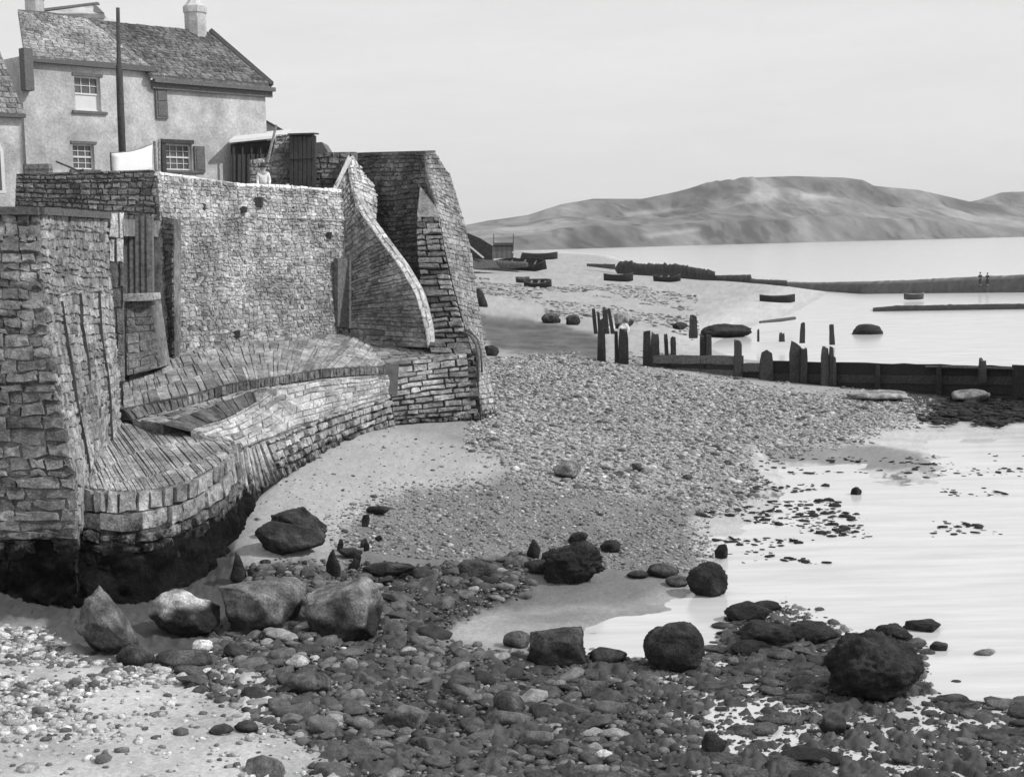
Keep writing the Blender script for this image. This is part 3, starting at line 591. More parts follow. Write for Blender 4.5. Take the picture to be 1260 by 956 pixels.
wall('narrow_buttress', [[P(*a), P(*a).lerp(P(*b), .5), P(*b)] for a, b in nb], bs, ch=(.2,.28), sw=(.5,1.2), proud=(.02,.16), gap=.06, tone=(.26,.42), seed=53, back=Vector((-.1,2.5,0)), mort=.04)
mb = MB(); mb.slab(PP([(513,267,53.5),(542,267,53.3),(534,252,53.7),(517,229,54.0)]), Vector((-.1,1.5,0)), .33); mb.build('buttress_cap', M_mortar, bs)
cb = [[(562,520,49.5),(592,518,49.5)],[(570,470,50.3),(589,470,50.3)],[(572,432,50.9),(586,432,50.9)]]
wall('stepped_corner', [PP(r) for r in cb], bs, ch=(.22,.3), sw=(.5,1.0), proud=(.0,.4), gap=.07, tone=(.14,.34), seed=54, back=Vector((-.2,1.6,0)), mort=.03)
wall('far_toe', [PP([(588,520,49.7),(612,516,51.0)]), PP([(588,478,50.4),(604,476,51.8)])], bs, ch=(.16,.26), sw=(.3,.6), proud=(.0,.08), tone=(.3,.42), seed=55, back=Vector((-1,.6,0)), mort=.22)
mb = MB(); mb.slab(PP([(437,192,57.5),(523,190,55.2),(536,189,56.8),(455,191,60)]), Vector((0,0,.12)), .16); mb.build('top_coping', M_mortar, bs)
mb = MB()
hp = PP([(588,470,50.0),(589,440,50.2),(586,424,50.4),(579,413,50.6),(570,409,50.8)]); mb.tube(hp, [.05]*5, 8, .3)
hp = PP([(593,458,50.2),(592,432,50.4),(588,418,50.6),(580,409,50.7),(571,406,50.8)]); mb.tube(hp, [.035]*5, 8, .3)
o = mb.build('iron_hoop', M_iron, None, True); tag(o, 'bent iron hoop rail at the seaward corner of the bastion', 'rail')

# upper wall between shed and bastion
wall('yard_wall', [PP([(384,240,55.5),(438,240,55.8)]), PP([(384,188,55.6),(438,187,56.0)])], None, 'dark rubble yard wall between the boarded shed and the buttress head', 'wall', ch=(.14,.24), sw=(.2,.5), proud=(.0,.05), tone=(.15,.25), seed=60, back=Vector((0,.6,0)), mort=.13)
TZ = 9.4; mb = MB(); mb.slab([(-32, 45.6, TZ), (-12.0, 46.0, TZ), (-7.6, 55.2, TZ), (-5.6, 58.2, TZ), (-4.6, 60, TZ), (-4.6, 90, TZ), (-40, 90, TZ)], Vector((0, 0, -.6)), .3)
o = mb.build('terrace_ground', M_mortar); tag(o, 'level terrace ground behind the sea wall parapet', 'terrace', kind='structure')
#__PART2__
# ------------------------------------------------------------------ houses on the terrace
qA = P(25, 68, 50); qB = P(185, 82, 53.8); HD = Vector((qB.x - qA.x, qB.y - qA.y, 0)).normalized(); HN = Vector((HD.y, -HD.x, 0))
def fuz(px, py, off=0):
    p = onplane(px, py, qA + HN * off, HN); return (p - qA).dot(HD), p.z
def fxyz(u, z, off=0): 
    p = qA + HD * u + HN * off; return Vector((p.x, p.y, z))
def facade(mb, u0, u1, z0, z1, holes, off, depth=.25, tone=.36):
    us = sorted({u0, u1, *[h[0] for h in holes], *[h[1] for h in holes]}); zs = sorted({z0, z1, *[h[2] for h in holes], *[h[3] for h in holes]})
    for a, b in zip(us, us[1:]):
        for c, d in zip(zs, zs[1:]):
            if any(h[0] <= (a + b) / 2 <= h[1] and h[2] <= (c + d) / 2 <= h[3] for h in holes): continue
            mb.add([fxyz(a, c, off), fxyz(b, c, off), fxyz(b, d, off), fxyz(a, d, off)], [(0, 1, 2, 3)], tone)
    for (a, b, c, d) in holes:
        f = [fxyz(a, c, off), fxyz(b, c, off), fxyz(b, d, off), fxyz(a, d, off)]; k = [v - HN * depth for v in f]
        mb.add(f + k, [(i, (i + 1) % 4, (i + 1) % 4 + 4, i + 4) for i in range(4)], tone)
    # body behind
    c0 = [fxyz(u0, z0, off), fxyz(u1, z0, off), fxyz(u1, z1, off), fxyz(u0, z1, off)]; c1 = [v - HN * 6.2 for v in c0]
    mb.add(c0 + c1, [(0, 4, 5, 1), (1, 5, 6, 2), (3, 2, 6, 7), (0, 3, 7, 4), (4, 7, 6, 5)], tone)
def fbox(mb, u0, u1, z0, z1, o0, o1, tone=.3):
    q = [fxyz(u0, z0, o1), fxyz(u1, z0, o1), fxyz(u1, z1, o1), fxyz(u0, z1, o1)]; mb.slab(q, -HN * (o1 - o0), tone)
def window(parent, h, off, cols, rows, blind=0, depth=.2, lintel=.1, sill=True):
    u0, u1, z0, z1 = h; zm = (z0 + z1) / 2; mb = MB(); o0, o1 = off - depth, off - depth + .07
    t = .055
    fbox(mb, u0, u0 + t, z0, z1, o0, o1); fbox(mb, u1 - t, u1, z0, z1, o0, o1); fbox(mb, u0 + t, u1 - t, z1 - t, z1, o0, o1); fbox(mb, u0 + t, u1 - t, z0, z0 + t, o0, o1)
    fbox(mb, u0 + t, u1 - t, zm - .03, zm + .03, o0, o1)
    for s0, s1, nrow in ((z0 + t, zm - .03, rows), (zm + .03, z1 - t, rows)):
        if blind and s1 <= zm: continue
        for c in range(1, cols):
            u = u0 + (u1 - u0) * c / cols; fbox(mb, u - .012, u + .012, s0, s1, o0 + .01, o1 - .02)
        for r_ in range(1, nrow):
            z = s0 + (s1 - s0) * r_ / nrow; fbox(mb, u0 + t, u1 - t, z - .012, z + .012, o0 + .012, o1 - .022)
    w_ = mb.build('window', M_paint, parent)
    mb = MB(); mb.add([fxyz(u0, z0, off - depth + .015), fxyz(u1, z0, off - depth + .015), fxyz(u1, z1, off - depth + .015), fxyz(u0, z1, off - depth + .015)], [(0, 1, 2, 3)])
    mb.build('pane', M_glass if blind < 2 else M_blind, w_)
    if blind == 1:
        mb = MB(); fbox(mb, u0 + t, u1 - t, z0 + t, zm - .04, off - depth + .02, off - depth + .035); mb.build('blind', M_blind, w_)
    if sill:
        mb = MB(); fbox(mb, u0 - .15, u1 + .2, z0 - .1, z0 - .003, off - depth + .03, off + .09); mb.build('sill', M_cap, w_)
    if lintel:
        mb = MB(); fbox(mb, u0 - .08, u1 + .1, z1 + .003, z1 + lintel, off - depth + .03, off + .04); mb.build('lintel', M_cap, w_)
    return w_
M_cap = mat('dark_stone_trim', .13, 12, .3, .9, .3)
def hole(x0, y0, x1, y1, off=0):
    a = fuz(x0, y0, off); b = fuz(x1, y1, off); return (a[0], b[0], b[1], a[1])
h1 = empty('rendered_house', fxyz(2.6, TZ), 'rendered house with pale roof and a mast-like flue pipe before it', 'house')
u1 = fuz(185, 90)[0]; ztop = fuz(100, 76)[1]
hA = hole(91, 93, 125, 138); hB = hole(89, 177, 117, 209)
mb = MB(); facade(mb, .0, u1, TZ - 1, ztop, [hA, hB], 0); mb.build('wall', M_render, h1)
window(h1, hA, 0, 3, 2, blind=1); window(h1, hB, 0, 3, 2)
mb = MB(); fbox(mb, .15, u1 + .1, ztop - .18, ztop + .02, .003, .22); mb.build('gutter', M_iron, h1)
mb = MB(); fbox(mb, -.05, .28, ztop - 1.2, ztop + .25, .0, .35, .2); mb.build('kneeler', M_cap, h1)
def roofpatch(name, parent, bl, br, tr, tl, tone, seed, back=Vector((0,.05,-.12))):
    return wall(name, [[bl, bl.lerp(br, .5), br], [bl.lerp(tl, .5), (bl.lerp(tl, .5)).lerp(br.lerp(tr, .5), .5), br.lerp(tr, .5)], [tl, tl.lerp(tr, .5), tr]], parent, ch=(.2,.24), sw=(.22,.34), proud=(.0,.012), gap=.004, tone=tone, seed=seed, back=back, jit=.004, wav=.02, mort=tone[0]*.9)
rOff = -3.3
def rp(px, py, off): return onplane(px, py, qA + HN * off, HN)
roofpatch('roof', h1, rp(30, 69, .25), rp(187, 82, .2), rp(107, 23, rOff), rp(22, 13, rOff), (.33,.38), 71)
mb = MB(); mb.slab([rp(22, 12, rOff), rp(60, 15, rOff), rp(106, 22, rOff), rp(107, 25, rOff), rp(60, 18, rOff), rp(22, 16, rOff)], Vector((0, .3, 0)), .1); mb.build('ridge_tiles', M_cap, h1)
h2 = empty('slate_roofed_house', fxyz(7.6, TZ), 'rendered house with dark slate roof and tall octagonal chimney', 'house')
u2 = u1 + .01; u3 = fuz(326, 108, -.02)[0]; zt2 = fuz(250, 104)[1]
hC = hole(187, 104, 196, 146, -.02); hD = hole(203, 177, 237, 210, -.02)
mb = MB(); facade(mb, u2, u3, TZ - 1, zt2, [hD], -.02); mb.build('wall', M_render, h2)
window(h2, hD, -.02, 4, 2, lintel=0)
mb = MB(); fbox(mb, hD[0] - .25, hD[1] + .02, hD[3] + .02, hD[3] + .16, -.02, .14); fbox(mb, hD[0] - .22, hD[0] - .05, hD[2] - .2, hD[3] + .02, -.017, .1); mb.build('window_hood', M_wood, h2)
a = fuz(190, 104); b = fuz(206, 147)
mb = MB(); fbox(mb, a[0], b[0], b[1], a[1], -.015, .06); fbox(mb, a[0] + .08, b[0] - .05, b[1] + .1, (a[1]+b[1])/2 - .05, .06, .08); fbox(mb, a[0] + .08, b[0] - .05, (a[1]+b[1])/2 + .05, a[1] - .1, .06, .08); mb.build('shutter', M_wood2 if 'M_wood2' in globals() else M_cap, h2)
a = fuz(238, 180); b = fuz(252, 213)
mb = MB(); fbox(mb, a[0], b[0], b[1], a[1], -.015, .06); fbox(mb, a[0] + .08, b[0] - .05, b[1] + .1, a[1] - .1, .06, .08); mb.build('shutter', M_cap, h2)
mb = MB(); fbox(mb, u2 - .02, u3 + .25, zt2 - .32, zt2 + .0, .0, .14, .1); fbox(mb, u2 - .02, u3 + .3, zt2 - .1, zt2 + .06, .14, .3, .1); mb.build('eaves_board', M_cap, h2)
roofpatch('roof', h2, rp(185, 92, .33), rp(331, 103, .33), rp(256, 39, rOff), rp(107, 23.5, rOff), (.14,.22), 72)
mb = MB(); mb.slab([rp(331, 103, .33), rp(256, 39, rOff), rp(262, 46, -6.6), rp(325,108,-6.6)], Vector((-.1, 0, -.1)), .16); mb.build('gable', M_render, h2)
mb = MB(); a = rp(333, 104, .33); b = rp(257, 38, rOff); mb.slab([a, b, b + Vector((.12,0,.1)), a + Vector((.12,0,.1))], Vector((-.05,.25,-.1)), .08); mb.build('verge', M_cap, h2)
# chimney, octagonal
def chimney(px, ytop, ybase, w_px, Y, parent, oct_=True):
    mb = MB(); c = P(px, ybase, Y); s_ = Y / F; r_ = w_px * s_ / 2; z0 = c.z - .8; zt = P(px, ytop, Y).z; hgt = zt - c.z
    def ring(z, rr, n=8): return [Vector((c.x + rr * math.cos(math.pi * (2 * k + 1) / n), c.y + rr * math.sin(math.pi * (2 * k + 1) / n), z)) for k in range(n)]
    prof = [(z0, r_), (c.z + hgt * .36, r_), (c.z + hgt * .38, r_ * 1.1), (c.z + hgt * .5, r_ * 1.1), (c.z + hgt * .56, r_ * .8), (c.z + hgt * .62, r_ * .62), (zt, r_ * .5)]
    vs = []; fs = []
    for z, rr in prof: vs += ring(z, rr)
    for i in range(len(prof) - 1):
        for k in range(8): fs.append((i*8+k, i*8+(k+1) % 8, (i+1)*8+(k+1) % 8, (i+1)*8+k))
    fs.append(tuple((len(prof)-1)*8+k for k in range(8)))
    mb.add(vs, fs, .42); return mb.build('chimney', M_render, parent)
chimney(241, -22, 40, 26, 59.2, h2)
chimney(43, -25, 16, 22, 55.5, h1)
# far wing at the left edge
h0 = empty('side_wing', P(8, 235, 48), 'lower rendered wing at the left edge with pale patched roof', 'house wing')
mb = MB(); oW = 1.6; a = fuz(26, 143, oW); uw = a[0]
c0 = [fxyz(-8, TZ - 1, oW), fxyz(uw, TZ - 1, oW), fxyz(uw, a[1], oW), fxyz(-8, a[1], oW)]; mb.slab(c0, -HN * 5, .36); mb.build('wall', M_render, h0)
mb = MB(); fbox(mb, -8, uw + .05, a[1] - .08, a[1] + .05, oW, oW + .25, .1); mb.build('gutter', M_iron, h0)
roofpatch('roof', h0, fxyz(-8, a[1] + .05, oW + .25), fxyz(uw, a[1] + .05, oW + .25), fxyz(uw - .05, a[1] + 2.6, oW - 1.6 + .3), fxyz(-8, a[1] + 2.6, oW - 1.6 + .3), (.26,.42), 73)
mb = MB(); b = fuz(-3, 175, oW); c = fuz(7, 238, oW)
mb.slab([fxyz(b[0] - 1, c[1], oW + .02), fxyz(c[0], c[1], oW + .02), fxyz(c[0], b[1] - .3, oW + .02), fxyz(c[0] - .15, b[1] + .05, oW + .02), fxyz(b[0] - .2, b[1] + .25, oW + .02), fxyz(b[0] - 1, b[1] + .25, oW + .02)], -HN * .05, .5); wf = mb.build('window', M_paint, h0)
mb = MB(); fbox(mb, b[0] - 1, c[0] - .13, c[1] + .1, b[1] - .3, oW + .0, oW + .035); mb.build('pane', M_glass, wf)
# house behind with only its roof in view
h3 = empty('rear_cottage', P(90, 40, 75), 'dark-verged roof of a cottage just showing behind the ridge', 'cottage')
mb = MB(); mb.slab([P(45, 17, 75), P(128, 17, 78), P(120, 6, 80), P(60, 12, 78)], Vector((0, .3, -.2)), .3); mb.build('roof', M_render, h3)
mb = MB(); q = [P(118, 6.5, 79.8), P(129, 17, 78), P(116, 17, 78)]; mb.slab(q, Vector((0, -.25, 0)), .1); a, b = P(46, 14.5, 75.5), P(120, 5.5, 79.8); mb.slab([a, b, b + Vector((0,0,.12)), a + Vector((0,0,.12))], Vector((0, .4, 0)), .1); mb.build('verge', M_cap, h3)
mb = MB(); a, b = P(45, 18, 75.3), P(127, 18, 78.3); mb.slab([a, b, Vector((b.x, b.y, TZ - 1)), Vector((a.x, a.y, TZ - 1))], Vector((0, 4, 0)), .35); mb.build('wall', M_render, h3)
h4 = empty('gabled_outbuilding', P(345, 200, 62), 'low pale gable sloping down behind the lean-to shed', 'outbuilding')
mb = MB(); mb.slab([P(322, 148, 60), P(350, 163, 60), P(352, 230, 60), P(322, 230, 60)], Vector((-.6, 4, 0)), .36); mb.build('wall', M_render, h4)
mb = MB(); a, b = P(320, 146, 59.9), P(352, 164, 59.9); mb.slab([a, b, b + Vector((0,0,.08)), a + Vector((0,0,.08))], Vector((-.6, 4.2, 0)), .3); mb.build('roof', M_cap, h4)
# mast
mb = MB(); a = P(150, 190, 47.5); a.z = TZ; mb.tube([a, P(149, 150, 47.5), P(146.5, 82, 47.5), P(146.3, 80, 47.5), P(145, 10, 47.5)], [.12, .12, .11, .075, .06], 10, .04)
o = mb.build('mast', M_wood, None, True); tag(o, 'tall dark tapering mast in front of the house windows', 'mast')
# washing
wl = empty('hanging_sheet', P(160, 207, 46.3), 'white sheet hung to dry behind the parapet', 'sheet')
mb = MB(); n_ = 14; vs = []; tp = [(137,189),(150,188),(163,187),(176,183),(187,178)]; bt_ = [(138,215),(150,215),(163,214),(176,213),(188,212)]
for i in range(5):
    for k in range(6):
        p = P(tp[i][0], tp[i][1], 46.2 + i * .7).lerp(P(bt_[i][0], bt_[i][1], 46.2 + i * .7), k / 5); p.y += .06 * math.sin(i * 2.1 + k * .8); vs.append(p)
vs2 = [v + Vector((0, .02, 0)) for v in vs]; fs = []
for i in range(4):
    for k in range(5): a_ = i*6+k; fs.append((a_, a_+6, a_+7, a_+1)); fs.append((a_+30, a_+31, a_+37, a_+36))
rim = [i*6 for i in range(5)] + [24+k for k in range(1,6)] + [i*6+5 for i in range(3,-1,-1)] + [k for k in range(4,0,-1)]
for k in range(len(rim)): a_, b_ = rim[k], rim[(k+1) % len(rim)]; fs.append((a_, b_, b_+30, a_+30))
mb.add(vs + vs2, fs, .8); mb.build('cloth', M_cloth, wl, True)
mb = MB(); mb.tube([P(136, 188.5, 46.2), P(163, 186.5, 47.6), P(190, 176, 49.1)], [.012]*3, 5, .2); 
mb.bar(P(190, 174, 49.1), Vector((P(190,174,49.1).x, 49.1, TZ)), .05, tone=.2); mb.bar(P(196, 172, 46.6), Vector((P(193,200,46.6).x, 46.6, TZ)), .04, tone=.3); a = P(136,188,46.2); mb.bar(a, Vector((a.x, a.y, TZ)), .03, tone=.1)
mb.build('line_and_props', M_wet_wood, wl)
mb = MB(); p = P(47, 209, 45.2); mb.box(p, .40, .2, .17, None, .2); mb.box(p + Vector((0,-.01,0)), .41, .2, .02, None, .12); mb.box(p + Vector((-.38,-.015,0)), .03, .2, .175, None, .1)
o = mb.build('wooden_crate', M_wet_wood); tag(o, 'wooden crate standing on the left end of the dark parapet', 'crate')
mb = MB(); mb.tube([P(69, 199, 45.8), P(86, 206, 45.6), P(97, 211, 45.3), P(103, 209, 45.3)], [.03, .035, .04, .04], 6, .08)
o = mb.build('curved_spar', M_wet_wood); tag(o, 'dark curved spar resting on the parapet below the lower window', 'spar')
# lean-to shed, broken wall, boarded shed
st = empty('lean_to_shed', P(305, 215, 56), 'dark open lean-to with pale roof edge against the house', 'shed')
mb = MB(); mb.slab([P(284, 178, 56), P(346, 172, 58), P(346, 230, 58), P(284, 228, 56)], Vector((0, .12, 0)), .05); mb.build('boarding', M_wood, st)
mb = MB(); a, b = P(282, 176, 55.4), P(352, 169, 57.4); mb.slab([a, b, b + Vector((0,0,.1)), a + Vector((0,0,.1))], Vector((0, 1.6, .35)), .5); mb.build('roof', M_paint, st)
mb = MB()
for k in range(5): x = 287 + k * 11; mb.bar(P(x, 180, 55.8 + k*.38), P(x, 226, 55.8 + k*.38), .05, tone=.06)
mb.build('post', M_wood, st)
wall('broken_wall', [PP([(308,225,53.6),(356,226,55.0)]), PP([(308,197,53.7),(356,190,55.1)])], None, 'broken pale rubble wall behind the person at the parapet', 'wall', ch=(.12,.22), sw=(.15,.4), proud=(.0,.06), tone=(.34,.5), seed=61, back=Vector((0,.5,0)), mort=.36, jit=.05)
wall('wall_stub', [PP([(334,199,54.8),(356,198,55.2)]), PP([(340,166,55.0),(356,165,55.3)])], None, 'ragged upright stub of pale wall beside the boarded shed', 'wall', ch=(.12,.22), sw=(.15,.4), proud=(.0,.06), tone=(.34,.5), seed=62, back=Vector((0,.5,0)), mort=.36, jit=.06)
mb = MB(); mb.bar(P(329, 200, 54.2), P(340, 154, 54.0), .055, .045, 8, .34); o = mb.build('leaning_pole', M_wet_wood); tag(o, 'pale pole leaning upright against the broken wall', 'pole')
sh = empty('boarded_shed', P(370, 220, 54), 'tall black boarded shed next to the stub of wall', 'shed')
mb = MB(); mb.slab(PP([(356,166,54.2),(384,165,54.2),(384,232,54.2),(356,230,54.2)]), Vector((0, 1.2, 0)), .06)
mb.build('wall', M_wood, sh); mb = MB()
for k in range(6): x = 356.5 + k * 5.4; mb.slab(PP([(x,168,54.17),(x+4.7,168,54.17),(x+4.7,230,54.17),(x,229,54.17)]), Vector((0,-.03,0)), .05)
mb.build('boards', M_wood, sh)
mb = MB(); mb.slab(PP([(354,166.5,54.0),(386,165.5,54.0),(386,163.5,54.0),(354,164.5,54.0)]), Vector((0, 1.5, .1)), .08); mb.slab(PP([(355,196,54.1),(385,195,54.1),(385,193,54.1),(355,194,54.1)]), Vector((0,.06,0)), .08); mb.build('roof', M_wood, sh)
mb = MB(); mb.slab([P(385, 188, 58), P(404, 188, 58), P(396, 175, 58), P(385, 176, 58)], Vector((0, 2, 0)), .12); o = mb.build('low_hut', M_cap); tag(o, 'small dark sloping-roofed hut peeping above the yard wall', 'hut')

# ------------------------------------------------------------------ people
def person(name, base, hgt, face, label, pose='stand', top=M_cloth, parent_group=None):
    """continuous skinned body with separate garments"""
    root = empty(name, base, label, 'person', parent_group, face)
    k = hgt / 1.7
    def skin(nm, pts, edges, rad, m, sub=2, rootv=0):
        me = bpy.data.meshes.new(nm); me.from_pydata([tuple(Vector(p) * k) for p in pts], edges, []); o = bpy.data.objects.new(nm, me); COL.objects.link(o)
        sm = o.modifiers.new('skin', 'SKIN'); sm.use_smooth_shade = True
        for i, r_ in enumerate(rad): me.skin_vertices[0].data[i].radius = (r_[0] * k, r_[1] * k)
        me.skin_vertices[0].data[rootv].use_root = True
        ss = o.modifiers.new('sub', 'SUBSURF'); ss.levels = sub; ss.render_levels = sub
        me.materials.append(m); o.parent = root; return o
    st_ = .10
    J = [(0,0,.92),(0,0,1.15),(0,0,1.38),(0,-.01,1.50),(0,-.02,1.60),(0,-.02,1.69),
         (.09,0,.88),(.10,-.02-st_*.3,.48),(.10,.02-st_,.08),(.10,-.12-st_,.03),
         (-.09,0,.88),(-.10,-.02,.48),(-.10,.05+st_,.08),(-.10,-.06+st_,.03),
         (.17,0,1.38),(.23,-.02,1.12),(.20,-.18,.92),(.19,-.25,.86),(-.17,0,1.38),(-.23,-.02,1.12),(-.20,-.16,.90),(-.19,-.22,.84)]
    E = [(0,1),(1,2),(2,3),(3,4),(4,5),(0,6),(6,7),(7,8),(8,9),(0,10),(10,11),(11,12),(12,13),(2,14),(14,15),(15,16),(16,17),(2,18),(18,19),(19,20),(20,21)]
    Rr = [(.14,.10),(.12,.09),(.13,.09),(.055,.055),(.085,.095),(.06,.07),(.085,.085),(.055,.055),(.04,.04),(.035,.03),(.085,.085),(.055,.055),(.04,.04),(.035,.03),(.05,.05),(.04,.04),(.03,.03),(.025,.035),(.05,.05),(.04,.04),(.03,.03),(.025,.035)]
    skin('body', J, E, Rr, M_skin)
    skin('trousers', [J[0], J[6], J[7], (J[8][0],J[8][1],.12), J[10], J[11], (J[12][0],J[12][1],.12)], [(0,1),(1,2),(2,3),(0,4),(4,5),(5,6)], [(.155,.12),(.1,.1),(.08,.08),(.065,.065),(.1,.1),(.08,.08),(.065,.065)], M_dark)
    skin('shirt', [(0,0,.95), J[1], (0,0,1.40), J[14], J[15], (.205,-.14,.97), J[18], J[19], (-.205,-.12,.95)], [(0,1),(1,2),(2,3),(3,4),(4,5),(2,6),(6,7),(7,8)], [(.16,.12),(.145,.11),(.145,.1),(.075,.075),(.058,.058),(.045,.045),(.075,.075),(.058,.058),(.045,.045)], top)
    mb = MB(); mb.tube([Vector((0,-.02,1.63))*k, Vector((0,-.02,1.665))*k, Vector((0,-.02,1.67))*k, Vector((0,-.02,1.76))*k, Vector((0,-.02,1.79))*k], [.15*k, .15*k, .105*k, .1*k, .06*k], 14, .04)
    hobj = mb.build('hat', M_dark, None, True); hobj.parent = root
    return root
pw = P(324, 214, 52.3); person('person', (pw.x, pw.y, TZ), 1.66, math.radians(10), 'person in a white shirt and dark hat behind the sea wall parapet')
for (x, yf, hh, lab) in ((1206, 349, 1.72, 'left of two dark figures standing on the far shingle bank'), (1215, 348.5, 1.66, 'right of two dark figures standing on the far shingle bank')):
    pass

# ------------------------------------------------------------------ rocks
def ico(sub):
    bm = bmesh.new(); bmesh.ops.create_icosphere(bm, subdivisions=sub, radius=1)
    v = np.array([q.co[:] for q in bm.verts]); f = np.array([[q.index for q in x.verts] for x in bm.faces]); bm.free(); return v, f
ICO = {k: ico(k) for k in (1, 2, 3, 4, 5)}
def rockv(seed, sub, chops=9, amp=.12, fr=1.6, ridg=.0, lo=.55, hi=.85, small=.03):
    R = random.Random(seed); V, Fc = ICO[sub]; V = V.copy()
    for _ in range(chops):
        nn = np.array([R.gauss(0, 1) for _ in range(3)]); nn /= np.linalg.norm(nn); d = R.uniform(lo, hi)
        s_ = V @ nn; V -= np.maximum(s_ - d, 0)[:, None] * nn * .92
    off = Vector((R.random() * 50, R.random() * 50, R.random() * 50)); o_ = np.empty(len(V))
    for i, q in enumerate(V):
        p = Vector(q) * fr + off; a_ = noise.fractal(p, .9, 2.1, 3) * amp
        if small: a_ += noise.fractal(p * 4.5, .8, 2.1, 2) * small; a_ += noise.fractal(p * 13, .8, 2.1, 2) * small * .5 * (sub >= 4); a_ += .035 * noise.noise(Vector((p.x * .7, p.y * .7, p.z * 6 + p.x * 1.5))) * (sub >= 4)
        if ridg: a_ += (abs(noise.noise(p * 5)) - .2) * ridg
        o_[i] = a_
    V = V * (1 + o_[:, None]); lo_, hi_ = V.min(0), V.max(0)
    return (V - (lo_ + hi_) / 2) / (hi_ - lo_) * 2, Fc
def rockmesh(name, V, Fc, m, tone, smooth=True):
    me = bpy.data.meshes.new(name); me.from_pydata(V.tolist(), [], Fc.tolist()); a_ = me.attributes.new('tone', 'FLOAT', 'POINT')
    a_.data.foreach_set('value', (np.full(len(V), tone) if np.isscalar(tone) else tone).astype(np.float32))
    me.polygons.foreach_set('use_smooth', [smooth] * len(Fc)); me.materials.append(m); me.update(); return me
BIG = []
def boulder(x0, x1, y0, y1, label, seed, tone=.2, weed=.45, name='boulder', rough=0, chops=9, depth=.8, bury=.18, sub=4, amp=.13, lean=0, lo=.6, cat='boulder', group=None, m=None, tiltz=None, water=False, lump=None):
    """pixel extents tell how large the boulder is and where it sits"""
    c = gp((x0 + x1) / 2, y1 - 2); s_ = c.y / F; wd = (x1 - x0) * s_ / 2 * (.93 if x1 - x0 > 60 else 1); ht = (y1 - y0) * s_
    dp = wd * depth; cy = c.y + dp * .75; gzz = max(gz(c.x, cy), -.25)
    ht = max(ht - dp * 1.0 * (H - .3) / c.y * .55, wd * .3) ; hh = ht * (1 + bury) / 2
    V, Fc = rockv(seed, sub, chops, amp, lo=lo, ridg=rough)
    if lump: V = lump(V)
    V = V * np.array([wd, dp, hh])
    if lean: V[:, 0] += (V[:, 2]) * lean
    z = V[:, 2] / hh
    zn_ = np.array([noise.noise(Vector(q) * 2.2) for q in V]) 
    k = np.clip((z + zn_ * .5 - (weed * 2 - 1)) * 4 + .5, 0, 1)
    tn = .035 * (1 - k) + tone * k
    me = rockmesh(name, V, Fc, m or (M_weed if weed >= 1 else M_rock), tn)
    o = bpy.data.objects.new(name, me); COL.objects.link(o)
    x = (x0 + x1) / 2; p = P(x, 500, cy); o.location = (p.x, cy, gzz + hh * (1 - 2 * bury) * .98); o.rotation_euler = (0, 0, 0)
    tag(o, label, cat, group); BIG.append((p.x, cy, max(wd, dp))); return o
def peak(V):
    k = (V[:, 2] + 1) / 2; q = V.copy(); q[:, 0] = q[:, 0] * (1 - .62 * k) - .25 * k; q[:, 1] *= 1 - .4 * k; return q
def jag(V):
    k = (V[:, 2] + 1) / 2; q = V.copy(); q[:, 0] = q[:, 0] * (1 - .5 * k) + .3 * k * np.sin(V[:, 1] * 2 + 1); q[:, 1] *= 1 - .3 * k; return q
def blocky(V):
    q = np.sign(V) * np.abs(V) ** .76; q[:, :2] *= (1 + .12 * (1 - V[:, 2:3]) / 2); q[:, 2] += .06 * np.sin(V[:, 0] * 3); return q
def flatbot(V):
    q = V.copy(); q[:, :2] *= (1 + .15 * (1 - V[:, 2:3]) / 2); return q
boulder(60,170,718,812,'tall pointed grey boulder at the foot of the stone pier',101,.17,.25,lump=peak,bury=.1,depth=.7,lo=.6,chops=13,sub=5)
boulder(168,262,726,786,'pale-topped rounded boulder next to the pointed one',102,.46,.6,bury=.15,lo=.6,chops=12,sub=5,lump=flatbot)
boulder(255,372,716,782,'long dark-based boulder between the pale-topped and the pitted boulders',103,.2,.5,chops=14,lo=.5,sub=5,lump=blocky)
boulder(360,464,712,790,'broad pitted boulder, rightmost of the row below the bulwark',104,.25,.5,rough=.1,chops=14,lo=.5,lump=blocky,sub=5)
boulder(326,402,625,668,'brown-black humped rock lying behind the smooth dark boulder on the sand',105,.06,.2,depth=.7,chops=13,lo=.5,sub=5)
boulder(306,396,642,687,'smooth dark boulder on pale sand beside the bulwark',106,.05,.15,chops=10,lo=.6,lump=flatbot,sub=5)
boulder(644,662,664,690,'small weedy knob on the left of the black weed-hung boulder',107,.03,1,rough=.2,sub=3)
boulder(656,746,664,722,'black weed-hung boulder alone on the middle of the wet sand',108,.05,.9,rough=.22,chops=14,lo=.5,amp=.22,sub=5)
boulder(640,690,690,708,'flat weedy tongue under the left side of the weed-hung boulder',171,.04,1,rough=.2,sub=3)
boulder(660,690,676,700,'ragged weedy shoulder joined to the weed-hung boulder',172,.05,1,rough=.25,sub=4,chops=12)
boulder(696,722,656,672,'small cap stone perched on the black weed-hung boulder',109,.05,1,rough=.15,sub=3)
boulder(735,762,666,682,'low dark stone at the right side of the black weed-hung boulder',110,.04,1,rough=.15,sub=3)
boulder(842,895,690,738,'round weed-covered boulder at the edge of the bright flats',111,.06,.85,rough=.12,chops=7,lo=.75,sub=5)
boulder(787,866,764,830,'squarish upright weedy boulder like a stump in the channel',112,.07,.75,rough=.08,chops=3,lo=.9,bury=.1,lump=blocky,sub=5)
boulder(1008,1140,776,866,'largest black weed-covered boulder at the right of the rocky foreground',113,.045,.9,rough=.2,chops=9,lo=.65,amp=.2,bury=.15,sub=5,lump=flatbot)
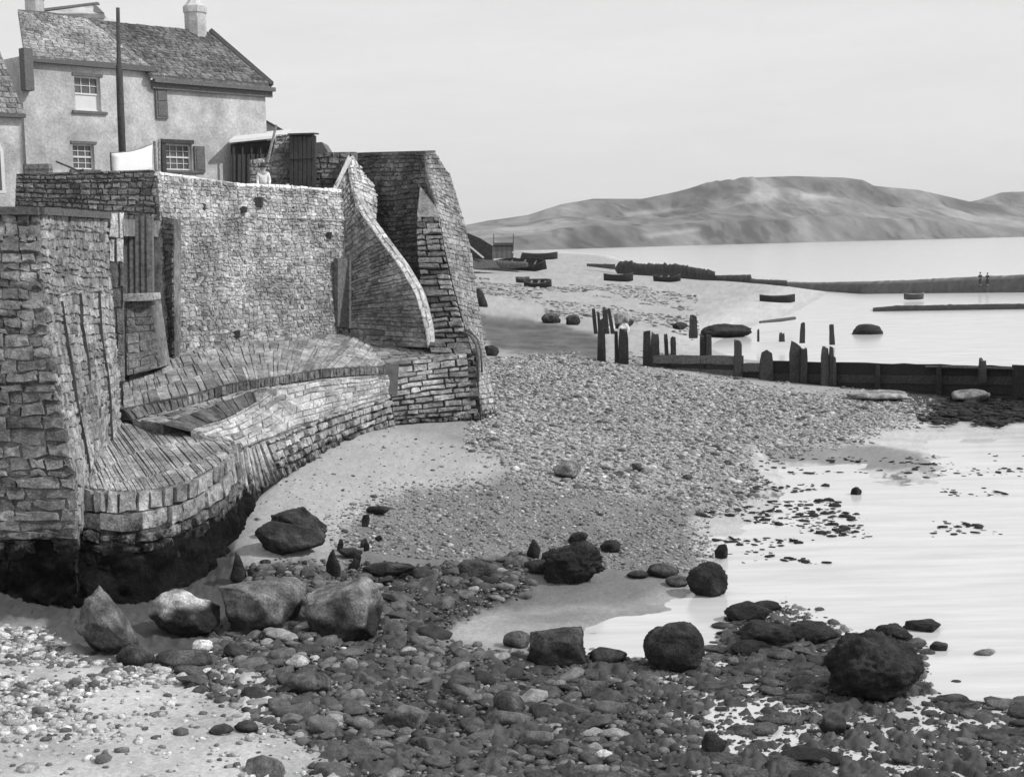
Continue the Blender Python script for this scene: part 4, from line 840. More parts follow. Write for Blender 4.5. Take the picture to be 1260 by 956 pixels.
boulder(640,718,770,822,'dark rounded boulder beside the small bright channel',114,.09,.6,rough=.06,chops=9,lo=.6,sub=5,lump=blocky)
boulder(612,650,776,800,'flat grey slab leaning left of the dark channel boulder',115,.12,.2,sub=3)
boulder(556,604,690,714,'flat-topped brown rock on the upper edge of the cobbles',116,.07,.3,chops=6)
boulder(679,715,567,591,'lone grey boulder halfway up the shingle',117,.32,.35)
boulder(733,754,570,580,'pale stone right of the lone shingle boulder',118,.5,.1,sub=3)
boulder(776,790,571,582,'dark small stone among the mid shingle stones',119,.1,.3,sub=3)
boulder(787,801,574,584,'pale flat stone beside a small dark one on the shingle',120,.5,.1,sub=3)
boulder(436,510,694,714,'long dark weedy slab stretched across the sand edge',121,.07,.8,depth=.5,rough=.1)
boulder(888,948,742,770,'flat weedy rock lying in the bright shallows',122,.05,1,rough=.15)
boulder(925,962,741,756,'small weed strip rock behind the flat one in the shallows',123,.04,1,rough=.15,sub=3)
boulder(900,980,766,800,'broad weedy ledge left of the largest black boulder',124,.05,1,rough=.2,depth=1.0)
boulder(960,1040,768,796,'low weedy ledge joining the largest black boulder',125,.05,1,rough=.2)
boulder(896,950,790,812,'low weed mound at the left end of the ledges',126,.05,1,rough=.2)
boulder(1078,1124,768,796,'dark rock just behind the largest black boulder',127,.05,1,rough=.18)
boulder(1112,1162,761,784,'smooth dark rock farthest out in the shallows',128,.06,.9,rough=.1)
boulder(1146,1170,791,805,'small rock isolated right of the largest boulder',129,.07,.9,sub=3)
boulder(1201,1232,799,812,'flat grey rock awash in the pale shallows at the right',130,.2,.4,sub=3)
boulder(1172,1188,838,846,'tiny rock in the pale water near the right edge',131,.08,.9,sub=3)
boulder(1154,1196,857,872,'low dark rock below the tiny one near the right edge',132,.07,.9,sub=3)
boulder(793,835,695,713,'flat-domed rock left of the round weed-covered boulder',133,.09,.6,sub=3)
boulder(816,848,710,724,'grey slab touching the round weed-covered boulder',134,.16,.4,sub=3)
boulder(768,796,704,714,'small dark tongue of rock at the left of the flat-domed one',135,.06,.9,sub=3)
boulder(720,768,798,820,'angular dark block in the channel mouth',136,.06,.5,chops=12,sub=3)
boulder(1047,1061,600,613,'single dark block out on the bright wet flats',137,.05,.9,sub=3)
boulder(878,895,670,690,'small weedy knob near the waterline above the round boulder',138,.06,.9,sub=3)
boulder(1036,1120,484,496,'flat pale rock by the groyne foot',139,.3,.3,sub=3)
boulder(1168,1216,480,497,'pale angular rock against the groyne planking',140,.26,.4,sub=3)
boulder(594,616,426,440,'dark wedge of rock at the foot of the bastion',141,.04,.9,sub=3,chops=12)
boulder(584,606,356,380,'dark sloping stump of wall jutting past the bastion',142,.08,.9,sub=3,chops=14,lump=peak)
boulder(668,692,386,400,'dark rounded rock on the far side of the groyne, left one',143,.14,.7,sub=3)
boulder(698,716,388,402,'smaller dark rounded rock beside the far left one',144,.14,.7,sub=3)
boulder(756,782,384,408,'grey-sided boulder behind the leaning stakes',145,.28,.5,sub=3)
boulder(744,758,398,412,'white round stone between the first groyne posts',146,.7,.0,sub=3,name='white_stone',cat='stone',chops=2)
boulder(762,776,399,413,'white round stone over the second groyne post',147,.7,.0,sub=3,name='white_stone',cat='stone',chops=2)
boulder(1047,1087,403,420,'dark oval weedy rock standing in the still water',148,.03,1,sub=3,chops=2)
boulder(858,928,400,418,'long weedy rock bank behind the groyne',149,.03,1,rough=.2,depth=.8,chops=3)
boulder(828,848,398,408,'small weed lump left of the square post',150,.03,1,sub=3,rough=.2)
boulder(222,250,789,805,'oval white stone below the pale-topped boulder',151,.75,.0,sub=3,chops=3,name='white_stone',cat='stone')
boulder(338,370,808,827,'white-topped flat stone among dark cobbles',152,.7,.45,sub=3,name='flat_stone',cat='stone')
boulder(336,396,826,858,'large flat dark stone under the white-topped one',153,.12,.4,sub=4,depth=.6)
boulder(240,272,892,905,'dark flat stone lying in the bottom-left pebbles',154,.07,.6,sub=3)
boulder(270,303,888,903,'dark stone right of another flat one in the bottom-left pebbles',155,.08,.6,sub=3)
boulder(282,334,924,956,'flat grey slab sunk in the sand at the bottom edge',156,.2,.1,sub=3,bury=.35)
boulder(726,748,924,937,'small white block in the weedy foreground',157,.8,.0,sub=3,name='white_block',cat='stone')
boulder(296,304,700,716,'narrow dark stone leaning on the bulwark foot',158,.05,.9,sub=3)
boulder(272,300,680,722,'dark pointed slab propped against the bulwark foot',159,.06,.9,sub=3,lump=peak)
boulder(458,520,866,900,'rounded grey cobble boulder in the lower foreground',160,.15,.3,sub=3)
boulder(860,892,900,935,'weedy hump in the lower foreground pools',161,.05,1,rough=.2,sub=3)
boulder(1008,1042,876,908,'upright rounded stone in the lower right weed',162,.07,.6,sub=3,rough=.1)
boulder(955,1040,926,944,'long low weedy stone at the lower edge right of centre',163,.04,1,rough=.15,sub=3)
boulder(128,176,792,822,'dark small boulder leaning on the pointed boulder',164,.08,.5,sub=3)
boulder(172,250,798,826,'low dark hump of stones before the pale-topped boulder',165,.09,.4,sub=3)
boulder(705,745,836,862,'grey tilted block in the mid foreground cobbles',166,.13,.3,sub=3,chops=12)
boulder(598,640,850,884,'big round-cornered cobble left of the bright puddle',167,.12,.3,sub=3)
for i, (x0, x1, y0, y1, ln, lab) in enumerate([(408,418,664,680,0,'dark pointed fang of stone left of the small pair'),(392,414,676,712,-.2,'dark blade of rock slanting beside the sand'),(438,452,634,650,.2,'dark triangular stone below the little white flake'),(446,476,624,636,.1,'striped dark and white flake at the top of the stone fangs'),
    (436,448,664,676,0,'upper small dark fang in the middle of the sand edge'),(456,466,660,668,0,'tiny low dark stone to the right of the fangs'),(420,438,690,704,.1,'dark fang near the left of the long slab'),(424,440,682,700,-.1,'dark notch-shaped stone next to the fangs'),(440,450,668,680,0,'lower small dark fang by the weedy slab'),
    (408,440,676,690,0,'low dark stone cluster under the upper fangs'),(408,420,712,730,-.2,'dark sliver stone just behind the pitted boulder')]):
    boulder(x0,x1,y0,y1,lab,200+i,.05,.9,name='pointed_stone',cat='stone',sub=3,chops=13,lo=.45,lump=jag if i not in (3,5,9) else None,bury=.1,depth=.6)

# cobbles and pebbles
def place_ok(x, y, r_, pts, cell):
    k = (int(x / .5), int(y / .5))
    for a_ in range(-2, 3):
        for b_ in range(-2, 3):
            for (X, Y, R_) in cell.get((k[0]+a_, k[1]+b_), ()):
                if (X-x)**2 + (Y-y)**2 < ((R_ + r_) * .78)**2: return False
    cell.setdefault(k, []).append((x, y, r_)); return True
rs = np.random.default_rng(5)
def sample(n, Ylo, Yhi, xl, xr, key, thr=.5):
    Y = np.sqrt(rs.random(n) * (Yhi**2 - Ylo**2) + Ylo**2); X = (xl + rs.random(n) * (xr - xl)) / F * Y
    Z = ground_z(X, Y); zn_, px, py = zones(X, Y, Z); k = zn_[key] > rs.random(n) * .9 + .05
    return X[k], Y[k], Z[k], px[k], py[k]
cob = []; cell = {}
for (x, y, r_) in BIG:
    if y < 60: cell.setdefault((int(x/.5), int(y/.5)), []).append((x, y, r_ * .75))
X, Y, Z, px, py = sample(34000, 18.5, 40, -420, 720, 'rock')
order = np.argsort(-rs.random(len(X)))
sz = np.exp(rs.normal(-2.55, .5, len(X))); sz = np.clip(sz, .035, .30); idx = np.argsort(-sz)
clump = fbm(X * .5 + 7, Y * .5, 3, 77)
for i in idx:
    if Z[i] < -.06: continue
    right = px[i] > 760
    if right and (sz[i] > .14 or rs.random() < .3 + .6 * min(1, (px[i] - 760) / 150)): continue
    if clump[i] < -.08 and px[i] > 430 and sz[i] < .2: continue
    if clump[i] < -.2: continue
    if place_ok(X[i], Y[i], sz[i], None, cell): cob.append((X[i], Y[i], Z[i], sz[i], px[i]))
vis = [c for c in cob if -20 < c[4] < 1280]; vis.sort(key=lambda c: -c[3] / c[1])
indiv = vis[:290]; ids = {id(c) for c in indiv}; rest = [c for c in cob if id(c) not in ids]
protos = []
for k in range(14):
    V, Fc = rockv(900 + k, 3, chops=7 + k % 6, amp=.14, lo=.5, hi=.88, small=.03); t_ = [.05,.08,.10,.13,.07,.18,.09,.04,.12,.065,.15,.08,.11,.26][k]
    protos.append(rockmesh('cobble', V * np.array([1, .8, .5]), Fc, M_cob, t_))
proto_o = {}
for c in indiv:
    k = rs.integers(0, 14); me = protos[k]
    o = bpy.data.objects.new('cobble', me); COL.objects.link(o)
    s_ = c[3]; o.scale = (s_ * rs.uniform(.9, 1.5), s_ * rs.uniform(.8, 1.1), s_ * rs.uniform(.8, 1.2)); o.location = (c[0], c[1], c[2] + s_ * .22)
    o.rotation_euler = (rs.normal(0, .18), rs.normal(0, .18), rs.uniform(-1, 1))
    tag(o, 'dark sea-worn cobble lying among many in the rocky foreground', 'cobble', 'dark cobbles of the rocky foreground')
def mass(name, items, protosV, tones, m, label, flat=(.5, .8)):
    VV = []; FF = []; TT = []; b = 0
    for (x, y, z, s_) in items:
        k = rs.integers(0, len(protosV)); V, Fc = protosV[k]; th = rs.uniform(0, 6.28); c_, sn = math.cos(th), math.sin(th)
        sc = np.array([s_ * rs.uniform(.9, 1.5), s_ * rs.uniform(.75, 1.05), s_ * rs.uniform(*flat)]); W_ = V * sc
        tl = rs.normal(0, .2); W_ = np.stack([W_[:, 0], W_[:, 1] - tl * W_[:, 2], W_[:, 2] + tl * W_[:, 1]], -1)
        W_ = np.stack([W_[:, 0] * c_ - W_[:, 1] * sn + x, W_[:, 0] * sn + W_[:, 1] * c_ + y, W_[:, 2] + z + s_ * .2], -1)
        VV.append(W_); FF.append(Fc + b); b += len(V); TT.append(np.full(len(V), tones(x, y)))
    V = np.concatenate(VV); Fc = np.concatenate(FF); me = bpy.data.meshes.new(name)
    me.vertices.add(len(V)); me.vertices.foreach_set('co', V.ravel()); me.loops.add(Fc.size); me.loops.foreach_set('vertex_index', Fc.ravel())
    me.polygons.add(len(Fc)); me.polygons.foreach_set('loop_start', np.arange(0, Fc.size, 3)); me.polygons.foreach_set('use_smooth', np.ones(len(Fc), bool))
    a_ = me.attributes.new('tone', 'FLOAT', 'POINT'); a_.data.foreach_set('value', np.concatenate(TT).astype(np.float32)); me.update(); me.materials.append(m)
    o = bpy.data.objects.new(name, me); COL.objects.link(o); tag(o, label, 'pebbles', kind='stuff'); return o
pv2 = [rockv(950 + k, 2, 5, .12, lo=.62, hi=.9, small=0) for k in range(10)]; pv1 = [rockv(970 + k, 1, 3, .1, lo=.7, hi=.9, small=0) for k in range(10)]
mass('small_cobbles', [c[:4] for c in rest], pv2, lambda x, y: abs(rs.normal(.07, .05)) + .025 + (.25 if rs.random() < .03 else 0), M_cob, 'smaller dark cobbles filling the rocky foreground')
X, Y, Z, px, py = sample(50000, 19, 33, -760, 60, 'pale')
s_ = np.clip(np.exp(rs.normal(-3.4, .5, len(X))), .014, .13); cl = fbm(X * .6, Y * .9, 4, 88)
keep = (cl > -.10) & (py < 915 - rs.random(len(X)) * 50) | (rs.random(len(X)) < .06)
mass('pale_pebbles', list(zip(X[keep], Y[keep], Z[keep], s_[keep])), pv1, lambda x, y: abs(rs.normal(.36, .14)) + .06 if rs.random() > .18 else rs.uniform(.08, .16), M_cob, 'pale pebbles scattered over the sand at bottom left')
X, Y, Z, px, py = sample(110000, 40, 86, -60, 560, 'shing')
s_ = np.clip(np.exp(rs.normal(-3.25, .45, len(X))), .018, .17)
mass('shingle', list(zip(X, Y, Z - .01, s_)), pv1, lambda x, y: abs(rs.normal(.27, .11)) + .05 if rs.random() > .25 else rs.uniform(.07, .16), M_cob, 'bank of grey shingle running down from the bastion to the groyne')
X, Y, Z, px, py = sample(42000, 18.5, 40, -420, 720, 'rock'); k_ = (Z > -.05) & ((px < 800) | (rs.random(len(X)) < .35))
mass('dark_gravel', list(zip(X[k_], Y[k_], Z[k_] + .03, np.clip(np.exp(rs.normal(-3.6, .4, k_.sum())), .015, .07))), pv1, lambda x, y: abs(rs.normal(.08, .07)) + .02 + (.3 if rs.random() < .04 else 0), M_cob, 'dark gravel between the foreground cobbles')
# gravel on the dark band, strewn weed on the flats
n = 26000; Y = rs.uniform(33, 52, n); X = rs.uniform(-330, 260, n) / F * Y; Z = ground_z(X, Y); px, py = proj(X, Y, Z)
gk = softpoly(px, py, [(400,640),(480,600),(640,585),(860,620),(880,700),(780,745),(640,760),(480,720),(400,700)], 12) + .06 * softpoly(px, py, Z_SAND, 10) > rs.random(n)
mass('gravel', list(zip(X[gk], Y[gk], Z[gk], np.clip(np.exp(rs.normal(-3.75, .45, gk.sum())), .012, .09))), pv1, lambda x, y: abs(rs.normal(.2, .12)) + .04, M_cob, 'fine dark gravel over the middle of the beach')
n = 9000; Y = rs.uniform(34, 66, n); X = rs.uniform(200, 640, n) / F * Y; Z = np.maximum(ground_z(X, Y), 0); px, py = proj(X, Y, Z)
cl = fbm(X * .35, Y * .6, 4, 99); zone = softpoly(px, py, [(850,640),(930,590),(1050,610),(1070,660),(1000,695),(900,680)], 12) + .8 * softpoly(px, py, [(1150,600),(1240,610),(1235,655),(1150,655)], 10) + .35 * softpoly(px, py, [(930,560),(1260,560),(1260,600),(930,600)], 10)
wk = (cl > .07) & (zone > rs.random(n))
mass('strewn_weed', list(zip(X[wk], Y[wk], Z[wk] - .01, np.clip(np.exp(rs.normal(-2.9, .5, wk.sum())), .025, .16))), pv1, lambda x, y: rs.uniform(.03, .08), M_weed, 'dark scraps of seaweed strewn across the bright wet flats', flat=(.12, .3))

X, Y, Z, px, py = sample(9000, 18.5, 36, -150, 720, 'rock'); cl = fbm(X * .5, Y * .6, 3, 101); k_ = (cl > .055) & (px > 560 + rs.random(len(X)) * 250) & (Z > -.1)
mass('weed_mats', list(zip(X[k_], Y[k_], np.maximum(Z[k_], -.01), np.clip(np.exp(rs.normal(-2.25, .5, k_.sum())), .04, .26))), pv2, lambda x, y: rs.uniform(.03, .09), M_mats, 'matted dark seaweed between the pools of the foreground', flat=(.12, .3))
X, Y = rs.uniform(-60, 230, 9000), rs.uniform(60, 185, 9000); X = X / F * Y; Z = ground_z(X, Y); qx, qy = proj(X, Y, Z); cl = fbm(X * .2, Y * .1, 4, 111); k_ = (cl > .04) & (Z > .2) & (qy < 450) & (softpoly(qx, qy, Z_DARK, 4) < .3)
mass('beach_stones', list(zip(X[k_], Y[k_], Z[k_] - .02, np.clip(np.exp(rs.normal(-2.1, .4, k_.sum())), .05, .35))), pv1, lambda x, y: rs.uniform(.06, .4), M_cob, 'scattered stones and wrack over the upper beach beyond the groyne', flat=(.3, .5))
n = 1500; px_ = rs.uniform(1110, 1300, n); py_ = rs.uniform(488, 512, n) + 16 * np.abs(rs.random(n)) * (.3 + .7 * np.abs(np.sin(px_ * .045))) * np.clip((px_ - 1100) / 60, 0, 1); it = [(lambda p: (p.x, p.y, p.z, float(np.clip(np.exp(rs.normal(-2.3, .4)), .05, .3))))(PZ(a_, b_, .12)) for a_, b_ in zip(px_, py_)]
mass('groyne_weed', it, pv1, lambda x, y: rs.uniform(.02, .06), M_weed, 'dark weed heaped along the foot of the groyne', flat=(.15, .4))
# ------------------------------------------------------------------ groyne
gr = empty('timber_groyne', gp(980, 484), 'long weathered timber groyne with ragged upright posts and planking', 'groyne')
def gY(px): return 80 + (66 - 80) * (px - 740) / (1275 - 740)
def post(px, ytop, ybot, wpx, lean=0, tone=.035, parent=gr, Y=None, name='post', yo=0, dep=.16, label=None, cat=None):
    Y = (gY(px) if Y is None else Y) + yo; mb = MB(); a_ = P(px, ybot, Y); b_ = P(px + lean, ytop, Y); a_.z -= .5; r_ = wpx * Y / F / 2
    n = 5; vs = []; R = random.Random(int(px * 7 + ytop)); secs = 6
    for i in range(secs):
        t = i / (secs - 1); c = a_.lerp(b_, t); k = 1 - .18 * t + R.uniform(-.06, .06); k *= .92 if i == secs - 1 else 1; k *= 1.18
        for (sx, sy) in ((-1,-1),(0,-1.05),(1,-1),(1,1),(0,1.05),(-1,1)):
            vs.append(c + Vector((sx * r_ * k, sy * dep * k, (R.uniform(-.3, .12) * min(1, r_ * 4) if i == secs - 1 else 0))))
    fs = [(i*6+j, i*6+(j+1) % 6, (i+1)*6+(j+1) % 6, (i+1)*6+j) for i in range(secs-1) for j in range(6)] + [tuple(range(5,-1,-1)), tuple((secs-1)*6+j for j in range(6))]
    mb.add(vs, fs, tone); o = mb.build(name, M_wet_wood, parent)
    if label: tag(o, label, cat)
    return o
for a_ in [(740,403,450,9,0,.04),(759,408,455,4,-1,.035),(767,404,456,11,0,.035),(796,409,462,9,0,.035),(806,410,440,9,0,.06),(821,411,440,4,-2,.04),(829,414,440,6,-1,.04),(865,412,442,7,0,.035),(872,413,442,6,0,.05),(908,419,474,9,0,.06),(943,432,480,15,0,.05),(979,421,484,14,0,.05),(988,428,486,8,1,.035),(1015,426,486,8,0,.08),(1023,427,470,4,0,.05),(1026,438,470,4,0,.05),(1209,441,458,7,0,.05)]:
    post(*a_[:5], tone=a_[5], yo=-.25 if a_[2] > 446 else .15)
def plank(x0, y0, x1, y1, t0, t1, tone, parent=gr, yo=0, thick=.1, n=8, rag=.02):
    mb = MB(); R = random.Random(int(x0 + y0)); A_ = []; B_ = []
    for i in range(n + 1):
        t = i / n; x = x0 + (x1 - x0) * t; Y = gY(x) + yo; a_ = P(x, y0 + (y1 - y0) * t, Y); b_ = P(x, t0 + (t1 - t0) * t, Y)
        a_.z += R.uniform(-rag, rag); b_.z += R.uniform(-rag, rag); A_.append(a_); B_.append(b_)
    vs = A_ + B_; N = len(vs); vs = vs + [v + Vector((0, thick, 0)) for v in vs]; m_ = n + 1; fs = []
    for i in range(n):
        fs += [(i, i+1, m_+i+1, m_+i), (N+i, N+m_+i, N+m_+i+1, N+i+1), (i, N+i, N+i+1, i+1), (m_+i, m_+i+1, N+m_+i+1, N+m_+i)]
    fs += [(0, m_, N+m_, N), (n, N+n, N+m_+n, m_+n)]
    mb.add(vs, fs, tone); return mb.build('plank', M_wet_wood, parent)
plank(800,447,915,448.5,437,438,.15,yo=-.1,thick=.2); plank(798,452,905,456,447.5,449,.06,yo=.1); plank(800,457,905,462,452,456,.14,yo=.0,thick=.14); plank(800,470,950,484,457,463,.018,yo=.25)
plank(905,457,948,458,447,447,.12,yo=-.2,thick=.16); plank(905,484,1000,492,458,458,.045,yo=.2); plank(948,459,1250,463,444,451,.022,yo=0,thick=.2,n=20,rag=.03); plank(950,470,1250,474,459.5,463.5,.045,yo=-.03,thick=.16,n=20,rag=.02); plank(950,478,1250,486,470.5,474.5,.028,yo=.02,thick=.14,n=20); plank(960,488,1250,500,478.5,486.5,.04,yo=.05,thick=.14,n=20,rag=.02)
plank(1248,506,1500,520,449,458,.03,yo=-.3,thick=.3,n=10); plank(1140,452,1256,455,450.2,452.5,.09,yo=-.25,thick=.5,n=8)
plank(802,470,1500,520,445,459,.02,yo=.45,thick=.1,n=30,rag=.02)
for (x, w_) in ((1080,4),(1155,5),(1252,8)): post(x, 449, 494, w_, tone=.03, yo=-.2)
# free-standing stakes behind the groyne
for (x, yt, yb, w_, ln, Yq, lab) in [(733,380,402,4,-3,98,'thin leaning stake, leftmost of the stake cluster'),(738,384,400,3,-2,98,'short thin stake between two taller leaning ones'),(746,379,402,6,-2,97,'thick dark stake in the middle of the cluster'),(754,380,402,4,-5,97,'stake leaning hard to the left at the right of the cluster'),(741,392,403,5,0,96,'stubby broken stake in front of the cluster'),
     (853,389,408,9,0,104,'square-headed post standing by the long weed bank'),(987,396,414,5,1,104,'knobbly mooring post standing in still water, left one'),(1024,399,416,5,-1,103,'knobbly mooring post standing in still water, right one'),(933,405,412,2,0,102,'short peg sticking up beside the weed bank'),(962,410,412,6,0,101,'low dark peg awash in the pool')]:
    post(x, yt, yb, w_, ln, .04, None, Yq, 'stake' if yt < 395 and x < 800 else 'mooring_post', 0, .12, lab, 'stake' if x < 800 else 'post')
mb = MB(); mb.tube([P(935,396.5,118), P(960,394,120), P(978,391.5,122)], [.1,.16,.14], 7, .08); o = mb.build('drift_log', M_wet_wood); tag(o, 'long drift log lying in the shallow pool below the dark boat', 'log')

# ------------------------------------------------------------------ far banks, pier and boats
def bank(name, top, bot, Yf, label, seed, thick=3.0, tone=.045, two=0, pw=.6, kind='structure', cat='bank', n=160, rag=.13):
    """low rough bank: top and bottom outline along its length, with a rounded section"""
    t_ = np.array(top); b_ = np.array(bot); x0, x1 = t_[0, 0], t_[-1, 0]; mb = MB(); vs = []; fs = []; tn = []; m_ = 7; R = random.Random(seed)
    for i in range(n + 1):
        x = x0 + (x1 - x0) * i / n; yt = np.interp(x, t_[:, 0], t_[:, 1]); yb = np.interp(x, b_[:, 0], b_[:, 1]); Y = np.interp(x, *Yf) if isinstance(Yf[0], list) else np.interp(x, [x0, x1], Yf)
        A_ = P(x, yb, Y); B_ = P(x, yt, Y + thick * .4); hgt = B_.z - A_.z
        for k in range(m_):
            a2 = k / (m_ - 1); ang = math.pi * a2; yy = Y + thick * .5 * (1 - math.cos(ang)); zz = A_.z - .3 + (hgt + .3) * math.sin(ang) ** pw 
            nn = noise.fractal(Vector((x * .3 + seed, k * .9, 0)), 1, 2, 4) * rag * (0 < k < m_ - 1) * max(hgt, .3)
            vs.append(Vector((A_.x * yy / Y, yy, zz + nn))); tn.append((tone + two * (k >= 3)) * (1 + noise.noise(Vector((x * .3, k * 1.1, seed))) * .8))
    for i in range(n):
        for k in range(m_ - 1): a2 = i * m_ + k; fs.append((a2, a2 + m_, a2 + m_ + 1, a2 + 1))
    mb.add(vs, fs, tn); o = mb.build(name, M_far, None, True); tag(o, label, cat, kind=kind); return o
bank('shingle_bank', [(868,346),(900,345),(960,347),(1000,348),(1060,347),(1120,345),(1180,342),(1260,338.5),(1500,333)], [(868,349),(900,352),(960,355),(1000,358),(1060,362),(1120,364),(1180,362),(1260,360),(1500,352)], ([868,960,1060,1260,1500],[256,223,196,190,186]), 'long dark shingle bank reaching out across the bay', 3, 22, .04, .10, cat='bank', n=160, rag=.05, pw=1.3)
bank('weed_bank', [(1074,379.5),(1100,376.5),(1160,375.5),(1260,374),(1500,370)], [(1074,381),(1100,385),(1160,385),(1260,383.5),(1500,381)], (150, 146), 'low dark weed bank in the still water in front of the long bank', 5, 5, .025, n=90)
bank('stone_jetty', [(757,329),(762,322),(778,321),(780,324),(830,325),(850,328),(880,334)], [(757,331),(762,338),(790,342),(830,347),(862,350),(880,350)], (262, 235), 'dark stone jetty running out from the beach to the sea', 7, 6, .035, kind=None, cat='jetty', rag=.1)
bank('jetty_root', [(722,324.5),(757,325)], [(722,326),(757,330)], (300, 270), 'thin dark shoreward root of the stone jetty', 8, 4, .05, kind=None, cat='jetty')
bank('stone_block_wall', [(876,340.5),(880,339),(924,338),(925,343),(932,344),(968,345),(970,350)], [(876,350),(890,351),(924,353),(940,356),(970,357)], (236, 222), 'dark blocky wall end joining the jetty to the long bank', 9, 5, .04, kind=None, cat='wall', rag=.04)
bank('sand_bar_ridge', [(582,315),(600,319),(625,321),(650,323)], [(582,331),(600,331),(625,329),(650,326)], (225, 215), 'dark low shingle ridge under the beached boats', 12, 8, .08)
def boat(x0, x1, ytop, ybot, Y, label, tone=.03, heel=0, yaw=0, name='rowing_boat', deep=None, water=False):
    s_ = Y / F; Lg = (x1 - x0) * s_ / max(.3, math.cos(yaw)); hg = max((ybot - ytop) * s_, .45); c = P((x0 + x1) / 2, ybot, Y)
    root = empty(name, c, label, 'boat', None, yaw); bw_ = Lg * .19; ns = 14
    def hull(scale, zo, nm, tn, inner=False):
        mb = MB(); vs = []; fs = []
        for i in range(ns + 1):
            t = i / ns; x = (t - .5) * Lg * (scale if inner else 1); w_ = bw_ * (1 - abs(2 * t - 1) ** 2.6 * (.97 if t > .5 else .75)) * scale; sh = hg * (.85 + .2 * (2 * t - 1) ** 2)
            for k in range(9):
                a2 = math.pi * k / 8; yy = -math.cos(a2) * w_; zz = sh * (1 - math.sin(a2) ** .7 * (1 - .12 * (2*t-1)**4)) ; vs.append(Vector((x, yy, max(zz, 0) + zo)))
        for i in range(ns):
            for k in range(8): fs.append((i*9+k, i*9+k+1, (i+1)*9+k+1, (i+1)*9+k))
        fs.append(tuple(range(9))); fs.append(tuple(ns*9+k for k in range(9)))
        return vs, fs
    mb = MB(); vs, fs = hull(1, 0, '', 0); mb.add(vs, fs, tone); vs2, fs2 = hull(.93, .04, '', 0, True); mb.add(vs2, fs2, tone * 2.2)
    o = mb.build('hull', M_boat, None, True); o.parent = root; o.rotation_euler = (heel, 0, 0)
    mb = MB()
    for sd_ in (0, 8):
        pts = [vs[i*9+sd_] for i in range(ns+1)]; mb.tube(pts, [.045]*(ns+1), 6, tone * 3)
    g_ = mb.build('gunwale', M_boat, None, True); g_.parent = root; g_.rotation_euler = (heel, 0, 0)
    mb = MB()
    for x in (-.22, .05, .28): mb.box((x * Lg, 0, hg * .75), .12, bw_ * .8, .025, None, .15)
    t_ = mb.build('thwart', M_wet_wood, None); t_.parent = root; t_.rotation_euler = (heel, 0, 0)
    return root
def GY(px, py): return gp(px, py).y
boat(743,779,337,347,GY(761,346.5),'dark rowing boat on the sand nearest the jetty root',.025,yaw=-.1)
boat(805,837,338,347,GY(820,347),'dark rowing boat drawn up under the side of the stone jetty',.03,heel=.25,yaw=-.35)
boat(935,978,363,373,GY(956,372),'upright dark rowing boat grounded at the edge of the still water',.025,yaw=-.08)
boat(1112,1137,361,369,172,'small rowing boat moored close against the long bank',.07,yaw=.12)
boat(613,673,320,333,GY(643,333),'longest dark boat lying keel-down on the shingle ridge',.02,heel=.5,yaw=-.35)
boat(641,686,311,320,GY(663,322),'dark long boat farthest up the beach near the palings',.03,yaw=-.2)
boat(645,679,344,354,GY(662,354),'low broken dark hull lying below the longest boat',.035,heel=.4,yaw=-.15)
boat(635,652,341,348,GY(643,349),'small dark punt behind the low broken hull',.05,heel=.3,yaw=-.2)
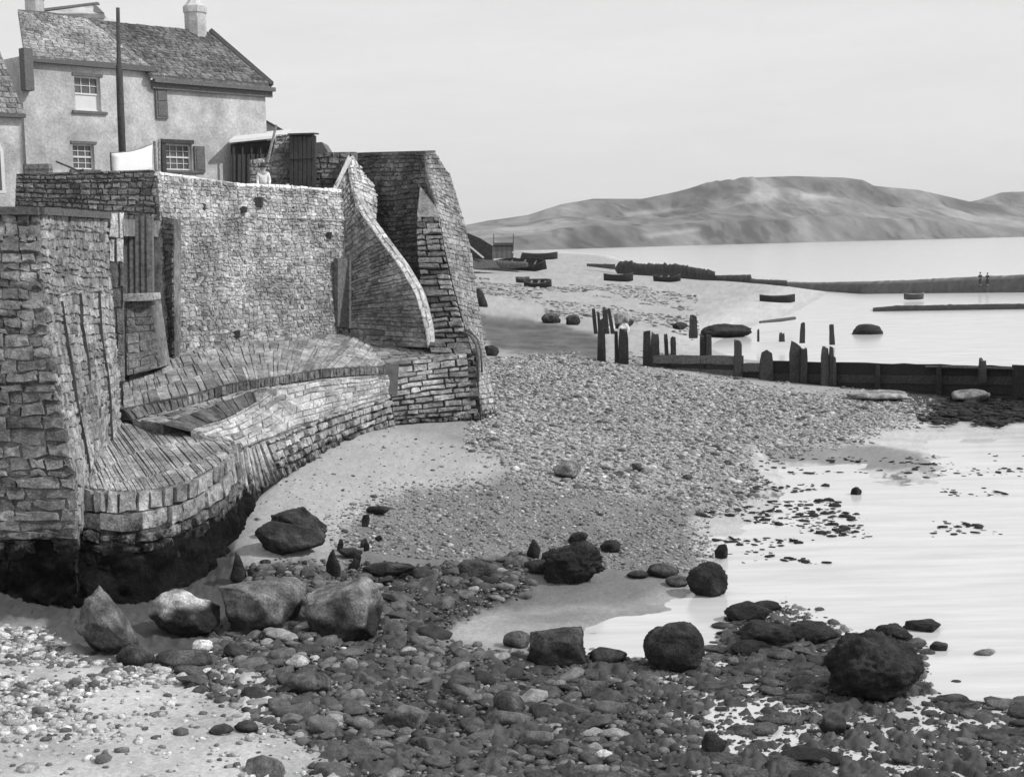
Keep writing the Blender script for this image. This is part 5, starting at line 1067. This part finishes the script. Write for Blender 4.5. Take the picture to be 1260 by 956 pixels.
# palings and stair against the bastion
pf_ = empty('paling_enclosure', gp(615, 320), 'dark vertical paling enclosure on the far beach with thin corner poles', 'paling')
mb = MB(); Yp = 215
for k in range(16): x = 607 + k * 1.55; mb.slab([P(x, 318, Yp), P(x + 1.3, 318.5, Yp), P(x + 1.3, 298.5 + (k % 3) * .4, Yp), P(x, 298.5 + (k % 2) * .5, Yp)], Vector((0, .1, 0)), .03)
mb.slab([P(606, 304, Yp + .2), P(632, 304, Yp + .2), P(632, 302, Yp + .2), P(606, 302, Yp + .2)], Vector((0, .15, 0)), .03)
mb.build('palings', M_wet_wood, pf_)
for x in (607.5, 631): mb = MB(); mb.bar(P(x, 319, Yp - .2), P(x + (.8 if x > 620 else 0), 288, Yp - .2), .09, .05, 6, .05); mb.build('pole', M_wet_wood, pf_)
mb = MB(); mb.slab([P(573, 320, 205), P(606, 320, 205), P(606, 303, 205), P(590, 293, 205), P(573, 286, 205)], Vector((0, 6, 0)), .035); o = mb.build('sloping_bulwark', M_far); tag(o, 'dark sloping timber bulwark falling away behind the bastion', 'bulwark')
mb = MB(); mb.slab([P(576, 303, 203), P(578, 302, 203), P(596, 317, 203), P(594, 318, 203)], Vector((0, .5, 0)), .4); o = mb.build('pale_ramp_rail', M_paint); tag(o, 'pale diagonal rail sloping down the dark timber bulwark', 'rail')
mb = MB(); mb.slab([P(630, 310, 214), P(643, 309, 214), P(640, 318, 214), P(636, 318, 214)], Vector((0, .5, 0)), .6); o = mb.build('pale_board', M_paint); tag(o, 'pale pointed board propped beside the palings', 'board')
mb = MB(); mb.slab([P(573, 332, 200), P(614, 329, 203), P(606, 320, 205), P(573, 318, 203)], Vector((0, 3, 0)), .07); o = mb.build('shingle_slope', M_far); tag(o, 'dark shingle slope under the timber bulwark', 'slope', kind='structure')
for (x, yf, hh, lab) in ((1206, 349.5, 1.75, 'left of two dark figures standing on the long bank'), (1215, 349, 1.66, 'right of two dark figures standing on the long bank')):
    p = P(x, yf, 194.2); person('person', (p.x, p.y, .95), hh, RND.uniform(-1, 1), lab, top=M_dark)

# ------------------------------------------------------------------ sea air
hz = bpy.data.materials.new('haze'); hz.use_nodes = True; hn = hz.node_tree; hn.nodes.clear()
ho = hn.nodes.new('ShaderNodeOutputMaterial'); hv = hn.nodes.new('ShaderNodeVolumePrincipled')
hv.inputs['Color'].default_value = (.95, .95, .95, 1); hv.inputs['Density'].default_value = .00007; hv.inputs['Anisotropy'].default_value = 0
hn.links.new(hv.outputs[0], ho.inputs['Volume']); hz.cycles.homogeneous_volume = True if hasattr(hz.cycles, 'homogeneous_volume') else None
mb = MB(); mb.box((0, 7000, 140), 15500, 8300, 144, None, 1); o = mb.build('haze', hz); tag(o, 'thin pale sea haze filling the bay', 'haze', kind='stuff')
